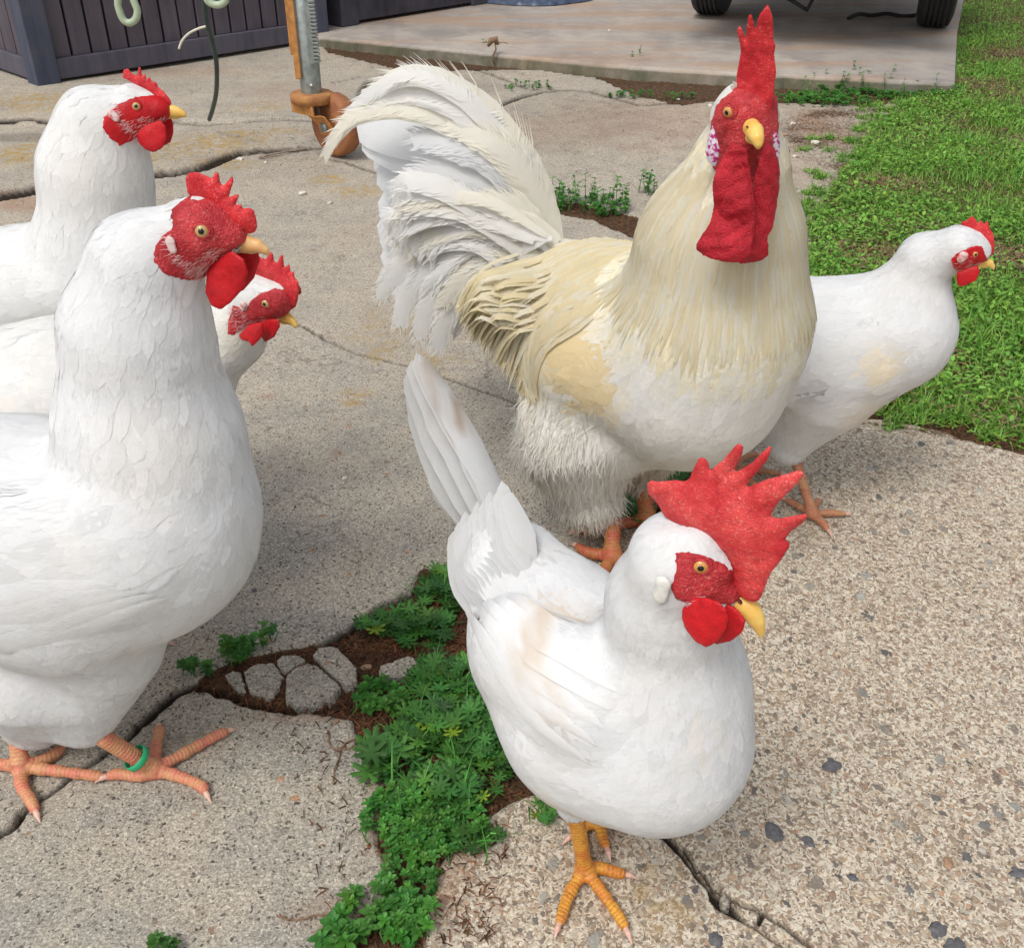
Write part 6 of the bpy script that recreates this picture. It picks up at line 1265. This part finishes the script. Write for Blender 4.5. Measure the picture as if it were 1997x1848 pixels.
def slat_box(c0, c1, back, H, post, rail, ns, mats, label, z0=.0, gapw=.008, side_slats=6):
    """box of upright slats: c0 near corner, c1 far end of its front, back: direction of the depth, with corner posts and rails"""
    c0, c1 = np.array(c0, float), np.array(c1, float); c0[2] = c1[2] = 0; e = c1-c0; Lf = np.linalg.norm(e); e = e/Lf; bk = np.array([-e[1], e[0], 0]); bk = bk if bk[1] > 0 else -bk; up = np.array([0, 0, 1.0]); D = np.linalg.norm(back)
    root = thing('planter_box', c0+up*z0, label, 'planter box', 'slatted planter boxes along the back'); z = up*z0
    for (a, b) in ((0, 0), (Lf-post, 0), (0, D-post), (Lf-post, D-post)):
        m = MB(); m.box(c0+e*a+bk*b+z, e*post, bk*post, up*H); m.build('post', mats[1], root, False, .004)
    faces = ((c0+e*post, e, Lf-2*post, bk, ns), (c0+bk*post, bk, D-2*post, e, side_slats), (c0+e*post+bk*D, e, Lf-2*post, -bk, ns), (c0+e*Lf+bk*post, bk, D-2*post, -e, side_slats))
    for o, d, Lx, inn, n in faces:
        for zz_ in (.012, H-rail-.01):
            m = MB(); m.box(o+inn*.010+z+up*zz_, d*Lx, inn*.030, up*rail); m.build('rail', mats[2], root, False, .003)
        m = MB(); w = Lx/n; rr = np.random.default_rng(n)
        for i in range(n): g_ = gapw*rr.uniform(.8, 1.2); m.box(o+d*(i*w+g_*.5)+inn*(.022+rr.uniform(0, .003))+z+up*(.012+rail), d*(w-g_), inn*.016, up*(H-2*rail-.022))
        m.build('slat_panel', mats[0], root, False, .002)
    m = MB(); m.box(c0+e*.05+bk*.05+z+up*.02, e*(Lf-.1), bk*(D-.1), up*(H-.06)); m.build('gap_shade', M_gap_shade, root, False); return root  # near-black inner box: its colour paints the shade seen between the slats
cA = G(108, 169); cB = G(640, 84); eA = nrm(cB-cA); 
cP = G(75, 172)
slat_box(cP, cP+nrm((cB-cA)*[1, 1, 0])*np.linalg.norm(cB-cP)*1.02, (0, .7, 0), .62, .075, .060, 15, (M_slat, M_post, M_rail), 'dark slatted planter box with a blue-grey corner post at the upper left')
cQ = G(668, 54, SH); cR_ = G(950, 8, SH)
slat_box(cQ, cR_, (0, .8, 0), .6, .085, .09, 12, (M_slat2, M_slat2, M_slat2), 'darker planter box on the raised slab behind the rusty caster', z0=SH, gapw=.006)
# tarpaulin edge on the slab
def tarp():
    r = np.random.default_rng(4); pts = [G(930, 6, SH), G(1000, 12, SH), (G(1060, 13, SH)), G(1110, 9, SH), G(1165, -4, SH), G(1150, -40, SH), G(960, -40, SH)]; p = crom(pts+[pts[0]], 60); c = p.mean(0); V = []; F = []
    for i, s in enumerate((1.0, .97, .9, .7, .4, .1)):
        for k, v in enumerate(p): w = c+(v-c)*s; V.append((w[0], w[1], SH+.003+[0, .012, .018, .02, .05, .06][i]+.008*math.sin(k*1.3+i)*(i > 0)+r.normal(0, .002)*(i > 0)))
    for i in range(5): F += [(i*60+k, i*60+(k+1) % 60, i*60+60+(k+1) % 60, i*60+60+k) for k in range(60)]
    o = mesh('tarpaulin', V, F, plain('blue_tarp', (.03, .05, .10), .4, noise=(.07, .09, .14), nscale=30, bump=.3, bscale=60)); tag(o, 'crumpled dark blue tarpaulin lying on the raised slab at the top', 'tarpaulin')
tarp()

# ------------------------------------------------------------------ jack with a rusty caster
M_galv = plain('galvanised_steel', (.40, .43, .42), .45, .85, noise=(.26, .29, .27), nscale=60, bump=.2); M_rust = plain('rusty_steel', (.46, .22, .07), .8, .1, noise=(.32, .13, .05), nscale=45, bump=.7, bscale=180); M_rust2 = plain('rusty_tread', (.36, .14, .05), .7, 0, noise=(.24, .09, .04), nscale=30, bump=.4); M_orust = plain('orange_rust', (.55, .26, .07), .8, .1, noise=(.38, .16, .05), nscale=70, bump=.6)
def jack():
    base = G(665, 305); yd = base[1]; root = thing('trailer_jack', base, 'trailer jack with a toothed tube and a rusty caster wheel', 'jack')
    sc = pxr(P(640, 240, yd), 1); wc = P(655, 243, yd); R = wc[2]-.002
    top_ = P(607, 172, yd); tx, ty = top_[0], top_[1]
    ax = nrm((.93, -.36, 0)); n = np.array([-ax[1], ax[0], 0])*-1   # wheel plane direction (rolling) and its axle
    roll = nrm((.75, -.66, 0)); axle = np.array([-.66, -.75, 0]); axle = nrm(axle)
    m = MB(); m.lathe(wc, axle, [(-.022, .004), (-.022, R*.55), (-.020, R*.60), (-.022, R*.86), (-.016, R*.97), (0, R), (.016, R*.97), (.022, R*.86), (.020, R*.60), (.022, R*.55), (.022, .004)], 48); wh = m.build('caster_wheel', M_rust2, root)
    m = MB(); m.lathe(wc, axle, [(-.036, 0), (-.036, .008), (.036, .008), (.036, 0)], 12); m.lathe(wc+axle*.036, axle, [(0, .012), (.005, .012), (.005, 0)], 6); m.build('axle_bolt', M_galv, root)
    # fork: two curved cheek plates joined by a top plate
    topz = P(607, 185, yd)[2]; tc = np.array([tx, ty, topz-.01])
    for s in (-1, 1):
        m = MB(); o = axle*s*.031; prof = [(tc-roll*.042, tc+roll*.036), (tc-roll*.040+[0, 0, -.03], tc+roll*.040+[0, 0, -.03]), (tc*.5+wc*.5-roll*.036, tc*.5+wc*.5+roll*.038), (wc-roll*.026, wc+roll*.026), (wc-roll*.020-[0, 0, .020], wc+roll*.020-[0, 0, .020])]
        V = []
        for a, b in prof:
            for q in (a, b): V += [q+o-axle*s*.003, q+o+axle*s*.003]
        F = []
        for i in range(len(prof)-1): k = i*4; F += [(k, k+2, k+6, k+4), (k+1, k+5, k+7, k+3), (k, k+4, k+5, k+1), (k+2, k+3, k+7, k+6)]
        F += [(0, 1, 3, 2), (16, 18, 19, 17)]; m.add(V, F); fk = m.build('fork_plate', M_orust, root, False, .002)
    m = MB(); m.lathe(wc+axle*.034-roll*.028+[0, 0, .035], axle, [(0, .014), (.0015, .013), (.0015, 0)], 20); m.build('faded_sticker', plain('grey_sticker', (.22, .27, .33), .6, noise=(.35, .25, .15)), fk)
    m = MB(); m.lathe(tc, (0, 0, 1), [(-.006, .0), (-.006, .050), (.012, .052), (.016, .046), (.016, 0)], 36); m.build('swivel_plate', M_rust, root)
    # tube with a flat rusty bar and a toothed rack
    m = MB(); m.lathe(tc, (0, 0, 1), [(.014, .0245), (.62, .0245), (.62, 0)], 28); m.build('tube', M_galv, root)
    m = MB(); m.box(tc+[-.040, -.006, .10], (.018, 0, 0), (0, .012, 0), (0, 0, .5)); m.box(tc+[-.030, -.026, .05], (.014, 0, 0), (0, .006, 0), (0, 0, .55)); m.build('side_bar', M_orust, root, False, .002)
    m = MB(); m.box(tc+[.010, -.030, .085], (.010, 0, 0), (0, .012, 0), (0, 0, .5))
    for i in range(62): m.box(tc+[.018, -.033, .088+i*.008], (.014, 0, 0), (0, .014, 0), (0, 0, .0042))
    m.build('toothed_rack', M_galv, root, False, .0006)
    m = MB(); m.lathe(tc+[.006, -.024, .035], (0, -1, 0), [(0, .005), (.004, .005), (.004, 0)], 12); m.build('rivet', M_galv, root)
    # crank head and handle above the picture
    m = MB(); m.box(tc+[-.035, -.035, .62], (.07, 0, 0), (0, .07, 0), (0, 0, .06)); m.tube([tc+[.03, 0, .65], tc+[.14, 0, .65], tc+[.15, 0, .70]], .007, 10); m.build('crank', M_galv, root, False, .004)
jack()
# hose hook, dark cable, thin wire hanging from the rack above
M_hose = plain('pale_green_hose', (.40, .47, .33), .4, noise=(.33, .40, .28)); M_cable = plain('dark_green_cable', (.018, .040, .045), .5, noise=(.04, .07, .05)); M_wire = plain('cream_wire', (.62, .58, .47), .6)
def hang(name, pts, r, mat, label, cat, yd, n=40):
    m = MB(); m.tube(crom([P(x, y, yd) if len(q) == 2 else P(x, y, q[2]) for q in pts for (x, y) in [q[:2]]], n), r, 10); tag(m.build(name, mat), label, cat)
hang('hose_hook', [(236, -60), (230, 0), (232, 18), (240, 38), (252, 45), (264, 38), (268, 22), (262, 5), (254, -20), (250, -60)], .007, M_hose, 'pale green hose loop hanging before the slatted box', 'hose', 2.2)
hang('hose_hook', [(404, -40), (403, -5), (410, 6), (425, 10), (438, 4), (441, -10), (440, -40)], .007, M_hose, 'pale green hose loop just above the dark cable', 'hose', 2.2)
hang('cable', [(397, -60, 2.35), (398, 0, 2.38), (403, 45, 2.4), (412, 75, 2.42), (421, 115, 2.45), (423, 150, 2.5), (421, 185, 2.58), (414, 215, 2.66), (408, 233, 2.72)], .0055, M_cable, 'dark green cable hanging down to the concrete', 'cable', 2.4)
hang('wire', [(401, 52), (385, 57), (368, 66), (355, 80), (349, 96)], .0025, M_wire, 'thin cream wire sticking out from the dark cable', 'wire', 2.36, 16)

# ------------------------------------------------------------------ trailer on the raised slab
M_tyre = plain('tyre_rubber', (.022, .023, .026), .75, noise=(.04, .04, .042), nscale=30, bump=.3); M_rim = plain('cream_rim', (.55, .50, .40), .5, noise=(.40, .30, .2), nscale=25); M_frame = plain('trailer_frame', (.05, .035, .035), .6, noise=(.10, .05, .04)); M_deck = mat_wood('trailer_boards', (.16, .12, .08), (.10, .08, .06), .3)
def trailer():
    a = G(1388, 27, SH); b = G(1818, 51, SH); ax = nrm(b-a); mid = (a+b)/2; root = thing('trailer', (mid[0], mid[1], SH), 'utility trailer on black tyres standing on the raised slab at the top', 'trailer'); fw = np.array([-ax[1], ax[0], 0]); up = np.array([0, 0, 1.0]); R = .27
    for p, s in ((a, -1), (b, 1)):
        c = p+up*R; m = MB(); pr = [(-.052, .17), (-.064, .19), (-.066, .23), (-.058, .258), (-.046, R-.002)]
        for k in range(5): x = -.040+k*.0175; pr += [(x, R), (x+.009, R), (x+.010, R-.007), (x+.016, R-.007)]
        pr += [(.050, R-.002), (.058, .258), (.066, .23), (.064, .19), (.052, .17)]; m.lathe(c, ax, pr, 64); w = m.build('wheel', M_tyre, root)
        m = MB(); m.lathe(c, ax*s, [(.048, .176), (.056, .172), (.050, .160), (.02, .14), (.015, .06), (.03, .05), (.035, 0)], 40); m.lathe(c, ax*s, [(-.05, .174), (-.02, .15), (-.02, 0)], 40); m.build('rim', M_rim, w)
        m = MB(); q = c-fw*.34-ax*.09*1; m.box(c-fw*.34-ax*.10+up*.02, fw*.68, ax*.20, up*.01); m.build('mudguard', M_frame, root, False, .003).location.z += .30
    m = MB(); m.tube([a+up*R, b+up*R], .022, 12); m.build('axle', M_frame, root)
    m = MB(); m.box(mid-ax*.42-fw*.7+up*.42, ax*.84, fw*2.2, up*.03); m.build('deck', M_deck, root, False, .003)
    m = MB()
    for s in (-.44, .40): m.box(mid+ax*s-fw*.7+up*.35, ax*.04, fw*2.2, up*.07)
    m.box(mid-ax*.44-fw*.74+up*.35, ax*.88, fw*.04, up*.07); m.build('chassis', M_frame, root, False, .003)
    m = MB(); m.tube([mid+ax*.02-fw*.2+up*.36, mid+ax*.0-fw*.22+up*.14, mid-ax*.03-fw*.2+up*.06, mid-ax*.12-fw*.18+up*.10], .008, 8); m.build('hanging_strap', M_tyre, root)
    m = MB(); m.tube([P(1878, -20, 4.9), P(1868, -4, 4.85), P(1855, 3, 4.8), P(1862, 8, 4.8)], .007, 8); 
trailer()
m = MB(); c_ = crom([G(1655, 36, SH+.006), G(1675, 28, SH+.012), G(1700, 30, SH+.006), G(1730, 27, SH+.010), G(1760, 32, SH+.005), G(1785, 30, SH+.008)], 30); m.tube(c_, .008, 6); tag(m.build('strap', M_tyre), 'black strap lying on the slab beside the right tyre', 'strap')
